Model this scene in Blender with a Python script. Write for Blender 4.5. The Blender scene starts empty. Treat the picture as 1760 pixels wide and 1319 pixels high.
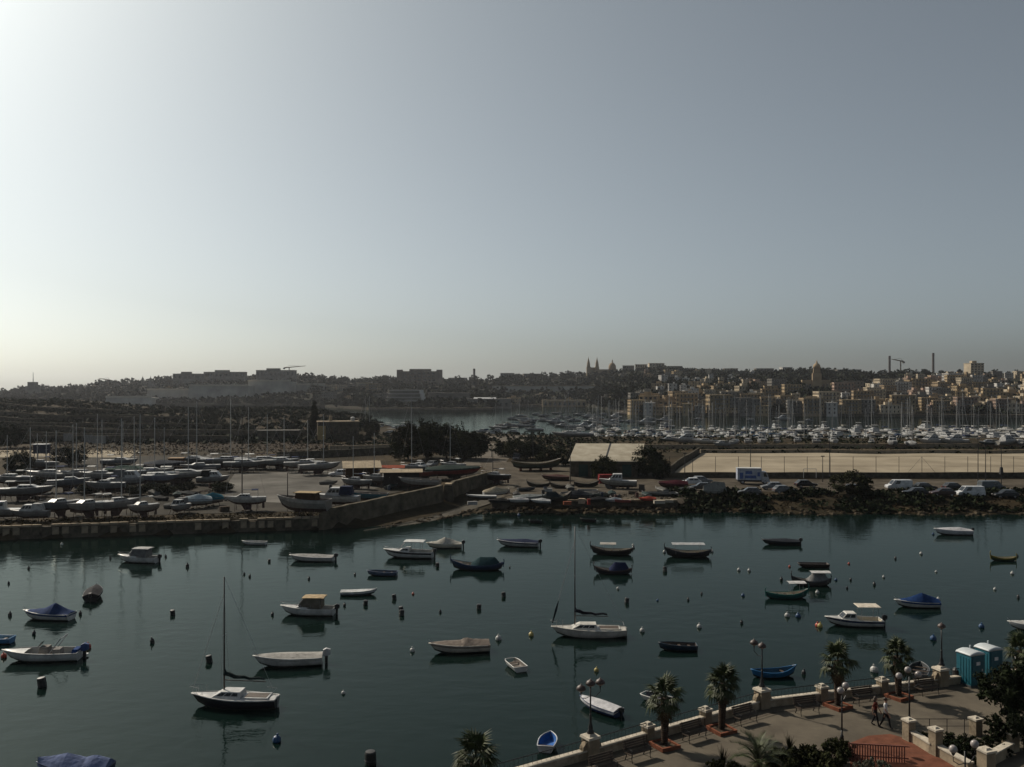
import bpy, math, random
import numpy as np
from mathutils import Vector, Matrix, noise as mnoise
R = math.radians
rnd = random.Random(11)
npr = np.random.RandomState(5)
sc = bpy.context.scene
col = sc.collection

# ------------------------------------------------------------------ camera, sky, sun, exposure
F, HY, CX, H = 1524.0, 665.0, 880.0, 21.0        # focal length in photo pixels, horizon row, centre column, eye height (m)
cam = bpy.data.objects.new('camera', bpy.data.cameras.new('camera')); col.objects.link(cam); sc.camera = cam
cam.data.sensor_width = 36; cam.data.lens = 36*F/1760; cam.data.shift_y = 5.5/1760
cam.data.clip_start = 0.5; cam.data.clip_end = 20000
cam.location = (0, 0, H); cam.rotation_euler = (R(90), 0, 0)
AZ, EL = -46.0, 37.0
w = bpy.data.worlds.new('World'); sc.world = w; w.use_nodes = True
nt = w.node_tree
sky = nt.nodes.new('ShaderNodeTexSky'); sky.sky_type = 'NISHITA'; sky.sun_disc = False
sky.sun_elevation = R(EL); sky.sun_rotation = R(AZ)
sky.air_density = 0.6; sky.dust_density = 2.4; sky.ozone_density = 1.5; sky.altitude = 0
hs = nt.nodes.new('ShaderNodeHueSaturation'); hs.inputs['Saturation'].default_value = 0.46
tint = nt.nodes.new('ShaderNodeMix'); tint.data_type = 'RGBA'; tint.blend_type = 'MULTIPLY'
tint.inputs[0].default_value = 1.0; tint.inputs[7].default_value = (0.93, 1.0, 0.965, 1)
nt.links.new(sky.outputs[0], hs.inputs['Color']); nt.links.new(hs.outputs[0], tint.inputs[6])
nt.links.new(tint.outputs[2], nt.nodes['Background'].inputs[0])
nt.nodes['Background'].inputs[1].default_value = 0.084
sl = bpy.data.lights.new('sun', 'SUN'); sl.energy = 5.0; sl.angle = R(0.6); sl.color = (1.0, 0.89, 0.74)
so = bpy.data.objects.new('sun', sl); col.objects.link(so); so.location = (-200, 300, 400)
so.rotation_euler = (R(90-EL), 0, R(-AZ+180))
sc.view_settings.view_transform = 'Standard'; sc.view_settings.look = 'None'
sc.view_settings.exposure = -0.08; sc.view_settings.gamma = 1.0
sc.cycles.use_denoising = True
sc.cycles.max_bounces = 5; sc.cycles.diffuse_bounces = 2; sc.cycles.glossy_bounces = 2
sc.cycles.transmission_bounces = 2; sc.cycles.volume_bounces = 0; sc.cycles.transparent_max_bounces = 4
sc.cycles.caustics_reflective = False; sc.cycles.caustics_refractive = False

def G(px, py, z=0.0):
    Y = (H-z)*F/(py-HY); return ((px-CX)*Y/F, Y, z)
def D(px, py, Y):
    return ((px-CX)*Y/F, Y, H-(py-HY)*Y/F)

# ------------------------------------------------------------------ materials
MC = {}
def mat(name, c, rough=0.75, var=0.18, scale=3.0, c2=None, bump=0.0, bscale=20.0, metal=0.0, spec=0.4, thr=None, rand=0.0):
    if name in MC: return MC[name]
    fdim = .68 if max(c) < .3 else .84
    c = tuple(x*fdim for x in c); c2 = c2 and tuple(x*fdim for x in c2)
    m = bpy.data.materials.new(name); m.use_nodes = True; n = m.node_tree; b = n.nodes['Principled BSDF']
    b.inputs['Roughness'].default_value = rough; b.inputs['Metallic'].default_value = metal
    b.inputs['Specular IOR Level'].default_value = min(spec, .06) if rough >= .84 else spec
    tc = n.nodes.new('ShaderNodeTexCoord')
    ns = n.nodes.new('ShaderNodeTexNoise'); ns.inputs['Scale'].default_value = scale; ns.inputs['Detail'].default_value = 5; ns.inputs['Roughness'].default_value = .62
    n.links.new(tc.outputs['Object'], ns.inputs['Vector'])
    rp = n.nodes.new('ShaderNodeValToRGB')
    d = c2 if c2 else tuple(x*(1-var*1.6) for x in c)
    e = tuple(min(1, x*(1+var)) for x in c)
    lo, hi = (0.32, 0.68) if thr is None else thr
    rp.color_ramp.elements[0].position = lo; rp.color_ramp.elements[0].color = (*d, 1)
    rp.color_ramp.elements[1].position = hi; rp.color_ramp.elements[1].color = (*e, 1)
    n.links.new(ns.outputs['Fac'], rp.inputs['Fac'])
    out = rp.outputs['Color']
    if rand:
        oi = n.nodes.new('ShaderNodeObjectInfo'); mp = n.nodes.new('ShaderNodeMapRange')
        mp.inputs['To Min'].default_value = 1-rand; mp.inputs['To Max'].default_value = 1+rand
        n.links.new(oi.outputs['Random'], mp.inputs['Value'])
        mx = n.nodes.new('ShaderNodeMix'); mx.data_type = 'RGBA'; mx.blend_type = 'MULTIPLY'; mx.inputs[0].default_value = 1
        n.links.new(out, mx.inputs[6]); n.links.new(mp.outputs[0], mx.inputs[7]); out = mx.outputs[2]
    n.links.new(out, b.inputs['Base Color'])
    if bump:
        nb = n.nodes.new('ShaderNodeTexNoise'); nb.inputs['Scale'].default_value = bscale; nb.inputs['Detail'].default_value = 4
        bp = n.nodes.new('ShaderNodeBump'); bp.inputs['Strength'].default_value = bump; bp.inputs['Distance'].default_value = 0.05
        n.links.new(tc.outputs['Object'], nb.inputs['Vector']); n.links.new(nb.outputs['Fac'], bp.inputs['Height']); n.links.new(bp.outputs[0], b.inputs['Normal'])
    MC[name] = m; return m
def paint(rgb, rough=0.4, var=0.2):
    return mat('paint_%02x%02x%02x_%d' % (*[int(x*255) for x in rgb], int(rough*10)), rgb, rough, var, 1.7)
def canvas(rgb):
    return mat('canvas_%02x%02x%02x' % tuple(int(x*255) for x in rgb), rgb, 0.85, 0.2, 2.5, bump=.4, bscale=5)
WHITE=(.54,.54,.52); CREAM=(.55,.5,.4); GREY=(.28,.28,.28); NAVY=(.02,.035,.09); BLACK=(.018,.018,.02); TEAL=(.02,.11,.13); BLUE=(.03,.13,.3)
TAN=(.42,.32,.2); GREEN=(.02,.1,.07); BROWN=(.09,.05,.03); RED=(.3,.04,.03); TAUPE=(.3,.25,.21); LTGREY=(.42,.42,.41)
glass = mat('dark_glass', (.012,.015,.018), .12, .1, spec=.5)
steel = mat('steel', (.35,.35,.36), .4, .15, metal=.6)
alu = mat('mast_alloy', (.42,.42,.41), .45, .1, 1.0, metal=.3)
darkmast = mat('mast_dark', (.05,.04,.035), .5)
iron = mat('black_iron', (.018,.018,.02), .5, .2)
rubber = mat('rubber', (.015,.015,.016), .7)
teak = mat('wood', (.07,.045,.028), .7, .3, 4)
oldwood = mat('old_wood', (.1,.075,.055), .85, .4, 3)
limestone = mat('limestone', (.3,.245,.175), .9, .22, 1.2, bump=.5, bscale=9, rand=.1)
limedark = mat('limestone_weathered', (.115,.1,.076), .9, .35, .9, bump=.6, bscale=6, rand=.22)
concrete = mat('concrete', (.24,.23,.21), .9, .25, .35, bump=.3, bscale=6)
terracotta = mat('terracotta', (.26,.1,.06), .85, .2, 4)
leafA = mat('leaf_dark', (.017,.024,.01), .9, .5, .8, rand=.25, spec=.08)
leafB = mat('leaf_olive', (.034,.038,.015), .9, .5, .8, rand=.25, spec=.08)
leafP = mat('palm_leaf', (.045,.06,.018), .6, .4, 2, rand=.25, spec=.25)
deadleaf = mat('palm_dead_leaf', (.13,.09,.05), .85, .35, 3)
bark = mat('bark', (.07,.05,.038), .95, .4, 5, bump=.8, bscale=12)

# ------------------------------------------------------------------ mesh helpers
class MB:
    def __init__(s): s.v, s.f, s.mi = [], [], []
    def add(s, vs, fs, mi=0):
        o = len(s.v); s.v += [tuple(p) for p in vs]
        for f in fs: s.f.append(tuple(i+o for i in f)); s.mi.append(mi)
        return s
    def box(s, x0, x1, y0, y1, z0, z1, mi=0, ix=0, iy=0, ix1=None):
        jx = ix if ix1 is None else ix1
        v = [(x0,y0,z0),(x1,y0,z0),(x1,y1,z0),(x0,y1,z0),(x0+ix,y0+iy,z1),(x1-jx,y0+iy,z1),(x1-jx,y1-iy,z1),(x0+ix,y1-iy,z1)]
        return s.add(v, [(3,2,1,0),(4,5,6,7),(0,1,5,4),(1,2,6,5),(2,3,7,6),(3,0,4,7)], mi)
    def obox(s, c, sx, sy, sz, rz=0, mi=0):
        ca, sa = math.cos(rz), math.sin(rz); v = []
        for z in (-sz/2, sz/2):
            for x, y in ((-sx/2,-sy/2),(sx/2,-sy/2),(sx/2,sy/2),(-sx/2,sy/2)):
                v.append((c[0]+x*ca-y*sa, c[1]+x*sa+y*ca, c[2]+z))
        return s.add(v, [(3,2,1,0),(4,5,6,7),(0,1,5,4),(1,2,6,5),(2,3,7,6),(3,0,4,7)], mi)
    def slab(s, q, t=.02, mi=0):                       # a thin plate on quad q, outward along its normal
        q = [Vector(p) for p in q]; n = (q[1]-q[0]).cross(q[3]-q[0])
        n = n.normalized()*t
        v = [p+n for p in q]+[p-n*.3 for p in q]
        return s.add(v, [(0,1,2,3),(7,6,5,4),(0,4,5,1),(1,5,6,2),(2,6,7,3),(3,7,4,0)], mi)
    def path(s, pts, rad, n=6, mi=0, closed=False):
        pts = [Vector(p) for p in pts]; k = len(pts)
        rad = rad if isinstance(rad, (list, tuple)) else [rad]*k
        rings = []
        for i, p in enumerate(pts):
            a = pts[max(0,i-1)]; b = pts[min(k-1,i+1)]
            if closed: a, b = pts[i-1], pts[(i+1) % k]
            d = (b-a).normalized() if (b-a).length > 1e-6 else Vector((0,0,1))
            u = d.cross(Vector((0,0,1)))
            if u.length < .1: u = d.cross(Vector((0,1,0)))
            u.normalize(); v = d.cross(u)
            rings.append([p+(u*math.cos(t)+v*math.sin(t))*rad[i] for t in [2*math.pi*j/n for j in range(n)]])
        return s.loft(rings, mi, caps=not closed, wrap=closed)
    def loft(s, rings, mi=0, caps=True, wrap=False, ring_closed=True):
        n = len(rings[0]); o = len(s.v)
        for r in rings: s.v += [tuple(p) for p in r]
        m = len(rings)
        for i in range(m if wrap else m-1):
            a, b = o+i*n, o+((i+1) % m)*n
            for j in range(n if ring_closed else n-1):
                k = (j+1) % n
                s.f.append((a+j, a+k, b+k, b+j)); s.mi.append(mi)
        if caps and ring_closed:
            s.f.append(tuple(o+j for j in reversed(range(n)))); s.mi.append(mi)
            s.f.append(tuple(o+(m-1)*n+j for j in range(n))); s.mi.append(mi)
        return s
    def lathe(s, prof, n=10, c=(0,0,0), mi=0, sx=1, sy=1):
        rings = [[(c[0]+r*sx*math.cos(2*math.pi*j/n), c[1]+r*sy*math.sin(2*math.pi*j/n), c[2]+z) for j in range(n)] for r, z in prof]
        return s.loft(rings, mi)
    def ball(s, c, r, nu=10, nv=6, sz=1.0, mi=0):
        return s.lathe([(max(.004, r*math.sin(math.pi*i/nv)), -r*sz*math.cos(math.pi*i/nv)) for i in range(nv+1)], nu, c, mi)
    def mesh(s, name, mats, smooth=False):
        me = bpy.data.meshes.new(name); me.from_pydata(s.v, [], s.f)
        for m in (mats if isinstance(mats, (list, tuple)) else [mats]): me.materials.append(m)
        if any(s.mi): me.polygons.foreach_set('material_index', s.mi)
        if smooth: me.polygons.foreach_set('use_smooth', [True]*len(s.f))
        me.update(); return me
    def build(s, name, mats, parent=None, smooth=False, loc=None, rz=None):
        return obj(name, s.mesh(name, mats, smooth), parent, loc, rz)
def obj(name, me, parent=None, loc=None, rz=None, scale=None):
    o = bpy.data.objects.new(name, me); col.objects.link(o)
    if parent is not None: o.parent = parent
    if loc is not None: o.location = loc
    if rz is not None: o.rotation_euler = (0, 0, rz)
    if scale is not None: o.scale = scale if isinstance(scale, (tuple, list)) else (scale,)*3
    return o
def tag(o, label=None, cat=None, group=None, kind=None):
    if label: o['label'] = label
    if cat: o['category'] = cat
    if group: o['group'] = group
    if kind: o['kind'] = kind
    return o
def thing(name, label, cat, loc=(0,0,0), rz=0.0, group=None, scale=None):
    return tag(obj(name, None, None, loc, rz, scale), label, cat, group)
def copy_tree(o, parent=None):
    c = o.copy(); col.objects.link(c); c.parent = parent
    for ch in o.children: copy_tree(ch, c)
    return c
def recolour(root, names, m):
    for ch in root.children:
        if ch.name.split('.')[0] in names and ch.type == 'MESH':
            ch.material_slots[0].link = 'OBJECT'; ch.material_slots[0].material = m
def place(proto, used, loc, rz, scale=1.0, label=None, group=None):
    o = proto if not used else copy_tree(proto)
    o.location = loc; o.rotation_euler = (0, 0, rz); o.scale = scale if isinstance(scale, (tuple, list)) else (scale,)*3
    if label: o['label'] = label
    if group: o['group'] = group
    return o
def structure(name, mb_or_me, mats=None, smooth=False):
    o = mb_or_me.build(name, mats, smooth=smooth) if isinstance(mb_or_me, MB) else obj(name, mb_or_me)
    o['kind'] = 'structure'; return o
def interp(pts, x):
    if x <= pts[0][0]: return pts[0][1]
    for (a, b), (c, d) in zip(pts, pts[1:]):
        if x <= c: return b+(d-b)*(x-a)/(c-a)
    return pts[-1][1]
def sstep(a, b, x):
    t = min(1, max(0, (x-a)/(b-a))); return t*t*(3-2*t)
def nz(x, y, z=0.0): return mnoise.noise(Vector((x, y, z)))

# ------------------------------------------------------------------ water
wm = bpy.data.materials.new('sea_water'); wm.use_nodes = True; n = wm.node_tree; b = n.nodes['Principled BSDF']
n.nodes.remove(b); wd = n.nodes.new('ShaderNodeBsdfDiffuse'); wd.inputs['Color'].default_value = (.0030, .0088, .0073, 1)
wg = n.nodes.new('ShaderNodeBsdfGlossy'); wg.inputs['Color'].default_value = (.5, .555, .525, 1); wg.inputs['Roughness'].default_value = .05
fz = n.nodes.new('ShaderNodeFresnel'); fz.inputs['IOR'].default_value = 1.33; wx = n.nodes.new('ShaderNodeMixShader')
n.links.new(fz.outputs[0], wx.inputs[0]); n.links.new(wd.outputs[0], wx.inputs[1]); n.links.new(wg.outputs[0], wx.inputs[2]); n.links.new(wx.outputs[0], n.nodes['Material Output'].inputs['Surface'])
tc = n.nodes.new('ShaderNodeTexCoord')
def wave(scale, stretch, det):
    mp = n.nodes.new('ShaderNodeMapping'); mp.inputs['Scale'].default_value = (scale, scale*stretch, scale); mp.inputs['Rotation'].default_value = (0, 0, R(12))
    t = n.nodes.new('ShaderNodeTexNoise'); t.inputs['Scale'].default_value = 1; t.inputs['Detail'].default_value = det; t.inputs['Distortion'].default_value = .3
    n.links.new(tc.outputs['Object'], mp.inputs['Vector']); n.links.new(mp.outputs[0], t.inputs['Vector']); return t
wa, wb, wc = wave(2.6, 1.6, 2), wave(.55, 1.5, 2), wave(.02, 2.5, 3)
ad = n.nodes.new('ShaderNodeMath'); ad.operation = 'MULTIPLY_ADD'; ad.inputs[1].default_value = .28
n.links.new(wa.outputs['Fac'], ad.inputs[0]); n.links.new(wb.outputs['Fac'], ad.inputs[2])
gust = n.nodes.new('ShaderNodeMapRange'); gust.inputs['From Min'].default_value = .35; gust.inputs['From Max'].default_value = .65
gust.inputs['To Min'].default_value = .06; gust.inputs['To Max'].default_value = .17
n.links.new(wc.outputs['Fac'], gust.inputs['Value'])
bp = n.nodes.new('ShaderNodeBump'); bp.inputs['Distance'].default_value = .25
n.links.new(gust.outputs[0], bp.inputs['Strength']); n.links.new(ad.outputs[0], bp.inputs['Height']); n.links.new(bp.outputs[0], wg.inputs['Normal']); n.links.new(bp.outputs[0], fz.inputs['Normal'])
structure('sea', MB().add([(-4000,-300,0),(4000,-300,0),(4000,5200,0),(-4000,5200,0)], [(0,1,2,3)]), wm)

# ------------------------------------------------------------------ the island: yard, slipway, quay, pitch, fort slope
SHORE = [(-420,80),(-120,114),(-70,121.7),(-28.3,130.6),(-23,130),(-15.8,134),(-9.4,143.5),(-2.9,147.5),(6.7,146.5),(21,146.5),(30,147.5),(36,148.5),(44,146),(49.4,144.5),(60,146.5),(72,144.5),(83.6,145.5),(110,143),(420,135)]
BACK = [(-420,610),(-150,570),(-85,510),(-62,430),(-35,385),(0,352),(40,334),(90,327),(420,320)]
WALLL = [(130.0,-28.6),(153.0,-13.5),(158.0,-11.6),(179.0,-3.6)]          # retaining wall: x for a given y
def xwall(y): return interp(WALLL, y)
def land_h(x, y):
    d = y-interp(SHORE, x); bk = interp(BACK, x)-y
    if d < 0 or bk < 0: return -1.4
    if x < xwall(y) or y > 200:
        h = 1.75+.9*sstep(140, 215, y)
        if x < -28.6: h = 1.75+.7*sstep(150, 230, y)
    if not (x < xwall(y)) and y <= 200:
        if x < 0:  h = min(1.9, -.15+.075*d*(1+.2*sstep(-12,0,x)))
        elif x < 27: h = .45*sstep(0,4,d) if d < 4.2 else 1.65
        else: h = 1.7*sstep(0, 13, d)**.8+.25*nz(x*.35,y*.35)*sstep(0,3,d)*(1-sstep(14,18,d))
        h = h+(.6)*sstep(170,200,y)*sstep(-6,4,x)
    if y > 200 and x >= xwall(y): h = max(h, 2.3)
    # fort slope on the left
    up = sstep(285, 500, y)*(4.6+5.4*sstep(-205, -300, x))*sstep(-45, -130, x)
    up += .5*nz(x*.03, y*.03)*sstep(280, 330, y)*sstep(-40,-90,x)*3
    if x > -60 and y > 240: h += .25*nz(x*.06, y*.06)
    h += up
    return max(-1.4, min(h, h*sstep(0, 6, bk)+.9*(1-sstep(0,6,bk)))) if bk < 6 else h
def gridmesh(name, xs, ys, hf, m, smooth=True):
    vs = [(x, y, hf(x, y)) for y in ys for x in xs]; k = len(xs)
    fs = [(j*k+i, j*k+i+1, (j+1)*k+i+1, (j+1)*k+i) for j in range(len(ys)-1) for i in range(k-1)]
    me = bpy.data.meshes.new(name); me.from_pydata(vs, [], fs); me.materials.append(m)
    if smooth: me.polygons.foreach_set('use_smooth', [True]*len(fs))
    return me
earth = bpy.data.materials.new('island_ground'); earth.use_nodes = True; n = earth.node_tree; b = n.nodes['Principled BSDF']; b.inputs['Roughness'].default_value = .95; b.inputs['Specular IOR Level'].default_value = .04
tc = n.nodes.new('ShaderNodeTexCoord')
def nnoise(sc_, det=6):
    t = n.nodes.new('ShaderNodeTexNoise'); t.inputs['Scale'].default_value = sc_; t.inputs['Detail'].default_value = det; t.inputs['Roughness'].default_value = .65
    n.links.new(tc.outputs['Object'], t.inputs['Vector']); return t
def ramp(src, stops):
    r = n.nodes.new('ShaderNodeValToRGB'); e = r.color_ramp.elements
    while len(e) < len(stops): e.new(.5)
    for q, (p, c) in zip(e, stops): q.position = p; q.color = (*c, 1)
    n.links.new(src, r.inputs['Fac']); return r
r1 = ramp(nnoise(.055).outputs['Fac'], [(.3,(.02,.019,.012)),(.48,(.036,.029,.018)),(.6,(.055,.042,.025)),(.75,(.028,.025,.016))])
r2 = ramp(nnoise(1.1).outputs['Fac'], [(.3,(.45,.45,.45)),(.7,(1.25,1.2,1.15))])
mx = n.nodes.new('ShaderNodeMix'); mx.data_type = 'RGBA'; mx.blend_type = 'MULTIPLY'; mx.inputs[0].default_value = 1
n.links.new(r1.outputs[0], mx.inputs[6]); n.links.new(r2.outputs[0], mx.inputs[7]); n.links.new(mx.outputs[2], b.inputs['Base Color'])
xs = sorted(set([-420+10*i for i in range(33)]+[-95+2*i for i in range(100)]+[105+10*i for i in range(32)]))
ys = sorted(set([80+6*i for i in range(5)]+[110+1.5*i for i in range(64)]+[206+4*i for i in range(30)]+[326+10*i for i in range(34)]))
structure('island_ground', gridmesh('island_ground', xs, ys, land_h, earth))
def sheet(name, pts, m, dz=.03, z=None, res=None):
    """a thin ground sheet following the land, laid a little above it"""
    vs = [(x, y, (land_h(x, y) if z is None else z)+dz) for x, y in pts]
    return structure(name, MB().add(vs, [tuple(range(len(vs)))]), m)
def strip(name, left, right, m, dz=.06, nseg=24):
    vs, fs = [], []
    for i in range(nseg+1):
        t = i/nseg
        a = [interp([(k/(len(left)-1), p[0]) for k, p in enumerate(left)], t), interp([(k/(len(left)-1), p[1]) for k, p in enumerate(left)], t)]
        c = [interp([(k/(len(right)-1), p[0]) for k, p in enumerate(right)], t), interp([(k/(len(right)-1), p[1]) for k, p in enumerate(right)], t)]
        for j in range(9):
            u = j/8; x = a[0]+(c[0]-a[0])*u; y = a[1]+(c[1]-a[1])*u
            vs.append((x, y, max(land_h(x, y), land_h(x+1,y), land_h(x-1,y), land_h(x,y+1), land_h(x,y-1))+dz))
    for i in range(nseg):
        for j in range(8): fs.append((i*9+j, i*9+j+1, (i+1)*9+j+1, (i+1)*9+j))
    return structure(name, MB().add(vs, fs), m, True)
yardm = mat('yard_concrete', (.17,.162,.145), .9, .2, .09, c2=(.06,.056,.049))
dirtm = mat('yard_dirt_shaded', (.055,.049,.039), .95, .4, .2, c2=(.022,.02,.016))  # dirt colour darkened to include shade cast among the laid-up boats
sand = mat('pitch_sand', (.31,.268,.2), .95, .16, .09, c2=(.215,.182,.132), bump=.1)
quaym = mat('quay_floor', (.105,.09,.07), .95, .3, .3, c2=(.052,.043,.032))
dry = mat('dry_grass', (.036,.023,.012), .95, .5, .12, c2=(.02,.016,.01))
strip('yard_floor', [(-50,149),(-40,147),(-30,143)], [(-60,192),(-42,197),(-20,188)], yardm, .09)
strip('yard_dirt_shaded', [(-110,124),(-62,131),(-31,137)], [(-110,236),(-66,236),(-6,192)], dirtm)
strip('quay_floor', [(-1,152),(14,152),(29,152)], [(-8,215),(20,215),(52,186)], quaym)
strip('car_park', [(30,163),(60,162),(110,160)], [(32,182),(60,182),(110,182)], quaym)
strip('dirt_road', [(-12,206),(-2,206)], [(-8,330),(6,330)], mat('dirt_road', (.16,.14,.115), .95, .2, .3))
strip('football_pitch', [(33,186),(75,186),(125,186)], [(52,243),(90,243),(150,243)], sand)
strip('sandy_court', [(-190,232),(-130,232),(-100,232)], [(-190,258),(-130,258),(-108,256)], sand)
strip('dry_field', [(-110,262),(-60,256),(-28,236)], [(-120,302),(-70,300),(-32,268)], dry)
# slipway: concrete ramp with a pale kerb running down into the water
strip('slipway', [(-19,131.5),(-13,142),(-6,156),(1,176)], [(-13.5,137),(-8.6,146),(-2.5,157),(2.5,176)], mat('slip_concrete', (.11,.1,.082), .9, .3, .4), .05)
kb = MB(); pts = [(-21.5,128.8),(-15,137),(-9,150),(-4,163)]
kb.path([(x, y, max(.05, land_h(x, y)+.1)) for x, y in pts], .16, 4)
structure('slipway_kerb', kb, limestone)

# ------------------------------------------------------------------ quay walls
def along(pts, step):
    out = []; carry = 0
    for (a, b) in zip(pts, pts[1:]):
        a, b = Vector(a), Vector(b); L = (b-a).length; k = max(1, round(L/step))
        for i in range(k): out.append((a+(b-a)*((i+.5)/k), math.atan2((b-a).y, (b-a).x), L/k))
    return out
def block_mesh(name, sx, sy, sz, m, seed):
    r = random.Random(seed); q = MB().obox((0,0,0), sx, sy, sz)
    q.v = [(x+r.uniform(-.03,.03), y+r.uniform(-.04,.04), z+r.uniform(-.03,.03)) for x, y, z in q.v]
    return q.mesh(name, m)
def quay_wall(label, pts, ztop, zbot, core, face=True, step=1.25, th=1.0, skip=0.06):
    t = thing('quay_wall', label, 'wall', (pts[0][0], pts[0][1], 0)); ox, oy = pts[0]
    mb = MB()
    for (a, b) in zip(pts, pts[1:]):
        d = Vector((b[0]-a[0], b[1]-a[1], 0)); c = ((a[0]+b[0])/2-ox, (a[1]+b[1])/2-oy, 0); rz = math.atan2(d.y, d.x)
        nrm = Vector((-math.sin(rz), math.cos(rz), 0))
        mb.obox((c[0]+nrm.x*(th/2+.1), c[1]+nrm.y*(th/2+.1), (ztop+zbot)/2-.06), d.length+.02, th, ztop-zbot-.1, rz)
    mb.build('wall_core', core, t)
    caps = [block_mesh('coping_stone', step*.93, .75, .26, limestone, k) for k in range(3)]
    fb = [block_mesh('face_stone', step*.66, .34, .95, limestone if k < 2 else limedark, 9+k) for k in range(4)]
    for i, (p, rz, L) in enumerate(along(pts, step)):
        nrm = Vector((-math.sin(rz), math.cos(rz)))
        if rnd.random() > skip: obj('coping_stone', caps[i % 3], t, (p.x-ox+nrm.x*.3, p.y-oy+nrm.y*.3, ztop+.04+rnd.uniform(-.03,.03)), rz+rnd.uniform(-.02,.02))
        if face and rnd.random() > skip:
            obj('face_stone', fb[rnd.randrange(4)], t, (p.x-ox+nrm.x*.05, p.y-oy+nrm.y*.05, ztop-.72+rnd.uniform(-.06,.06)), rz+rnd.uniform(-.04,.04))
    return t
quay_wall('long stone quay wall with pale blocks below the boatyard', [(-112,115.6),(-70,121.5),(-28.4,130.4)], 1.75, -1.3, limedark)
quay_wall('straight low quay wall under the quay of small boats', [(-3.4,151.2),(12,150.6),(28.2,150.8)], 1.62, -.6, limedark, face=False)
# retaining wall of the yard: rough masonry climbing along the slipway
def ret_wall(label, ys, z0s, z1s, th=.8, name='retaining_wall'):
    t = thing(name, label, 'wall', (xwall(ys[0]), ys[0], 0)); ox, oy = xwall(ys[0]), ys[0]
    rings = []; k = 26
    for i in range(k+1):
        u = i/k; y = ys[0]+(ys[1]-ys[0])*u; x = xwall(y); jt = .1*nz(i*.7, y)
        z0 = z0s[0]+(z0s[1]-z0s[0])*u; z1 = z1s[0]+(z1s[1]-z1s[0])*u+jt
        if i < 2: z1 -= .3*(2-i)
        dx, dy = th*.83, -th*.55
        rings.append([(x-ox+dx*1.15, y-oy+dy*1.15, z0-1.2), (x-ox+dx, y-oy+dy, z1-.15), (x-ox+dx*.9, y-oy+dy*.9, z1), (x-ox, y-oy, z1), (x-ox, y-oy, z0-1.2)])
    MB().loft(rings).build('masonry', mat('rubble_masonry', (.15,.13,.095), .95, .35, .6, bump=1.0, bscale=3.5), t)
    return t
ret_wall('rough stone retaining wall climbing from the water beside the slipway', (130.3, 155.2), (.2, 1.0), (2.9, 3.9))
ret_wall('upper rough stone wall past the buttress beside the slipway', (158.2, 179), (1.3, 1.9), (4.0, 4.2))
bt = thing('stone_buttress', 'dark stone buttress at the gap between the slipway walls', 'buttress', (-11.2,156.4,1.0))
MB().box(-.9,.9,-1.4,1.5,-1.2,2.7,ix=.2,iy=.2).build('masonry', limedark, bt)
MB().box(-.6,.6,-1.1,1.2,2.7,2.95).build('cap', limestone, bt)

# ------------------------------------------------------------------ near promenade
PZ = 1.5
PAR = [(-14,35),(4.13,46.65),(7.5,48.9),(11.2,51.3),(15.2,53.9),(19.3,55.2),(23.6,56.5),(28.0,57.9),(32.8,59.3),(38,60.8),(60,66.5)]
pave = mat('promenade_paving', (.17,.148,.115), .92, .1, .5, c2=(.115,.1,.08), bump=.5, bscale=24)
mb = MB(); off = [(x-.0, y+.45) for x, y in PAR]
k = len(off); vs = [(x, y, PZ) for x, y in off]+[(x, y, -1.3) for x, y in off]+[(60,-40,PZ),(-14,-40,PZ)]
mb.add(vs, [tuple([2*k+1, 2*k]+list(reversed(range(k))))]+[(i, i+1, k+i+1, k+i) for i in range(k-1)])
mb.f[0] = tuple(list(reversed(mb.f[0])))
structure('promenade', mb, pave)
# a kerb line of darker slabs along the parapet
sl_ = MB()
for (a, b) in zip(PAR, PAR[1:]):
    d = Vector((b[0]-a[0], b[1]-a[1])); d.normalize(); nn = Vector((d.y, -d.x))
    q = [(a[0]+nn.x*.9, a[1]+nn.y*.9), (b[0]+nn.x*.9, b[1]+nn.y*.9), (b[0]+nn.x*1.05, b[1]+nn.y*1.05), (a[0]+nn.x*1.05, a[1]+nn.y*1.05)]
    sl_.add([(x, y, PZ+.004) for x, y in q], [(3,2,1,0)])
structure('promenade_joint_line', sl_, mat('joint_stone', (.12,.1,.08), .9))
lowwall = mat('parapet_stone', (.38,.32,.24), .9, .25, 2.0, c2=(.22,.18,.13), bump=.3)
copm = mat('coping_pale', (.52,.47,.39), .85, .2, 3)
posts = {1:1, 2:0, 3:0, 4:1, 5:0, 6:0, 7:1, 8:0, 9:0}
for i in range(len(PAR)-1):
    a, b = Vector(PAR[i]), Vector(PAR[i+1]); d = b-a; L = d.length; rz = math.atan2(d.y, d.x)
    where = {0:'running down past the bottom palm', 1:'beside the triple lamp post', 2:'behind the lowest tree planter', 3:'next to the dome lamp pillar', 4:'right after the bend by the dome lamp', 5:'with two globe lamps before it', 6:'ending at the slender lamp pillar', 7:'behind the portable toilets', 8:'beyond the portable toilets', 9:'far past the portable toilets'}[i]
    t = thing('parapet_wall', 'low cream parapet with black railing '+where, 'parapet', (a.x, a.y, PZ), rz, 'parapet spans along the promenade')
    MB().box(.2, L-.2, -.14, .14, 0, .42).build('wall', lowwall, t)
    MB().box(.18, L-.18, -.19, .19, .42, .5, iy=.02).build('coping', copm, t)
    rl = MB().path([(.1,0,.98),(L-.1,0,.98)], .025, 5).path([(.1,0,.6),(L-.1,0,.6)], .014, 4)
    rl.build('top_rail', iron, t)
    nb = int(L/.28); bmesh_ = MB().path([(0,0,.48),(0,0,.97)], .009, 4).mesh('baluster', iron)
    for k in range(nb):
        obj('baluster', bmesh_, t, (.2+(L-.4)*(k+.5)/nb, 0, 0))
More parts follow.
